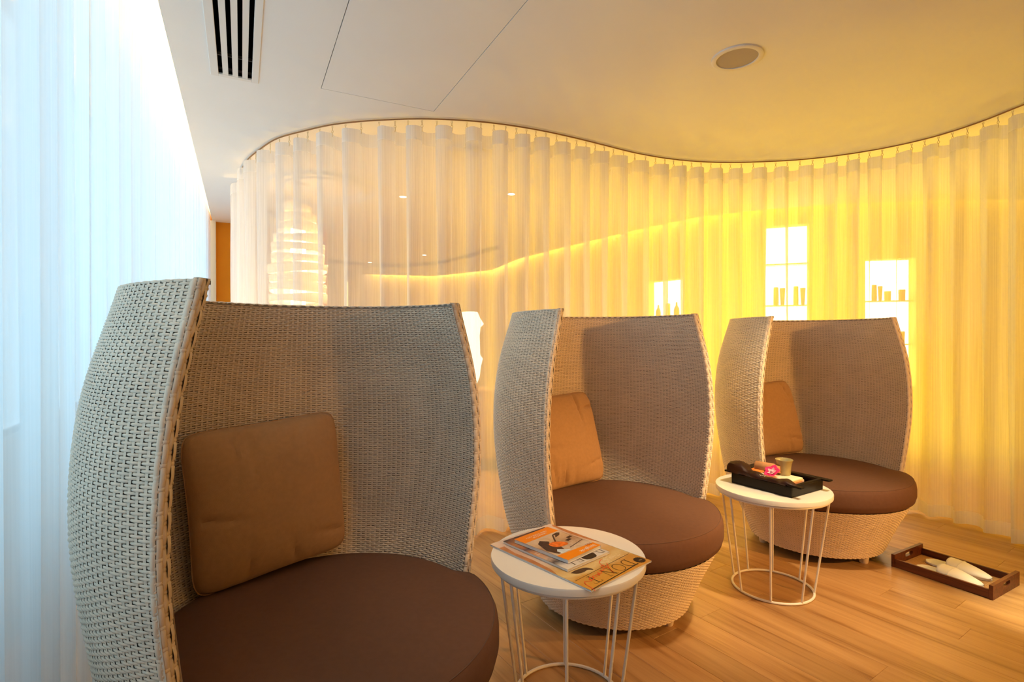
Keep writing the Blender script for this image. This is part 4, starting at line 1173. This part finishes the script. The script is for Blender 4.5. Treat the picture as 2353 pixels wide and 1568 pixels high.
def pendant(loc, label, R=.245, z_lo=1.30, z_hi=2.46, bulb=9):
    x, y = loc; t = empty('pendant_lamp', (x, y, 0), 0, label, 'pendant lamp')
    MB().lathe([(.065, Hc - .02), (.065, Hc), (0, Hc)], 24).build('canopy', M_VENT, t)
    MB().tube([(0, 0, z_hi - .1), (0, 0, Hc - .01)], .004, 6).build('cord', M_VENT, t)
    MB().lathe([(0, z_lo + .15)] + [(.06, z_lo + .2), (.07, (z_lo + z_hi) / 2), (.06, z_hi - .2), (0, z_hi - .15)], 20).build('bulb', M_BULB, t, True)
    nb = 13
    for k in range(nb):
        zc = z_lo + (k + .5) / nb * (z_hi - z_lo); u = (zc - z_lo) / (z_hi - z_lo)
        r = R * (1.0 - 1.1 * (u - .42) ** 2 * 1.6) * (1 + .05 * math.sin(k * 2.4)); hh = (z_hi - z_lo) / nb * .40
        ti = rng.normal(0, .05); az = rng.uniform(0, 2 * PI); n = 48; V = []
        for s, rr in ((-1, r * .985), (1, r * 1.01)):
            for i in range(n):
                a = 2 * PI * i / n; wob = 1 + .012 * math.sin(5 * a + k)
                V.append((rr * wob * math.cos(a), rr * wob * math.sin(a), zc + s * hh * (1 + .25 * math.sin(a * 2 + k)) + r * math.sin(a - az) * ti))
        o = obj('slat_ring', V, [(i, (i + 1) % n, n + (i + 1) % n, n + i) for i in range(n)], M_VENEER, t, True); sm = o.modifiers.new('solid', 'SOLIDIFY'); sm.thickness = .003
    return t


pendant((.458, 5.077), 'slatted veneer pendant lamp seen through the curtain above the front chair')
lp = bpy.data.lights.new('pendant_glow', 'POINT'); lp.energy = 24; lp.color = CREAM; lp.shadow_soft_size = .2
o = bpy.data.objects.new('pendant_glow', lp); COL.objects.link(o); o.location = (.458, 5.077, 1.15)
# glowing paper lamp on a low console, between the first two chairs
LX, LY = 1.93, 4.62
con = empty('console_table', (2.12, 4.75, 0), math.radians(-27), 'low amber console behind the curtain between the first two chairs', 'console')
M_AMBERW = wood('amber_wood', (.55, .28, .08), (.42, .19, .05), (.30, .12, .03), .4, 2, False)
MB().box((-.75, -.20, .72), (.75, .20, .76)).build('top', M_AMBERW, con, bevel=.004)
MB().box((-.72, -.18, .10), (.72, .18, .72)).build('body', M_AMBERW, con, bevel=.004)
MB().box((-.70, -.16, 0), (.70, .16, .10)).build('plinth', M_CORE, con)
tl = empty('table_lamp', (LX, LY, .7605), 0, 'glowing white tiered paper lamp on the console, seen between the first two chairs', 'lamp')
M_PAPERL = emission('lit_lamp_paper', (1.0, .88, .66), 2.5)
MB().lathe([(.035, 0), (.055, .03), (.095, .13), (.105, .22), (.125, .30), (.10, .34), (.095, .52), (.105, .60), (.135, .63), (.10, .69), (.075, .745), (0, .75)], 28).build('paper_shade', M_PAPERL, tl, True)
MB().lathe([(.06, -.0), (.06, .008), (.03, .012), (.03, .02), (0, .02)], 20).build('base', M_AMBERW, tl)
t = MB().tube([(1.235, 7.1, .0), (1.235, 7.1, 2.0)], .013, 10).build('yellow_light_slit', emission('slit_glow', (1.0, .78, .18), 1.5)); tag(t, 'thin upright slit of yellow light far behind the curtain, an added glowing tube', 'slit of light')  # glowing tube added to imitate a narrow slit of yellow light
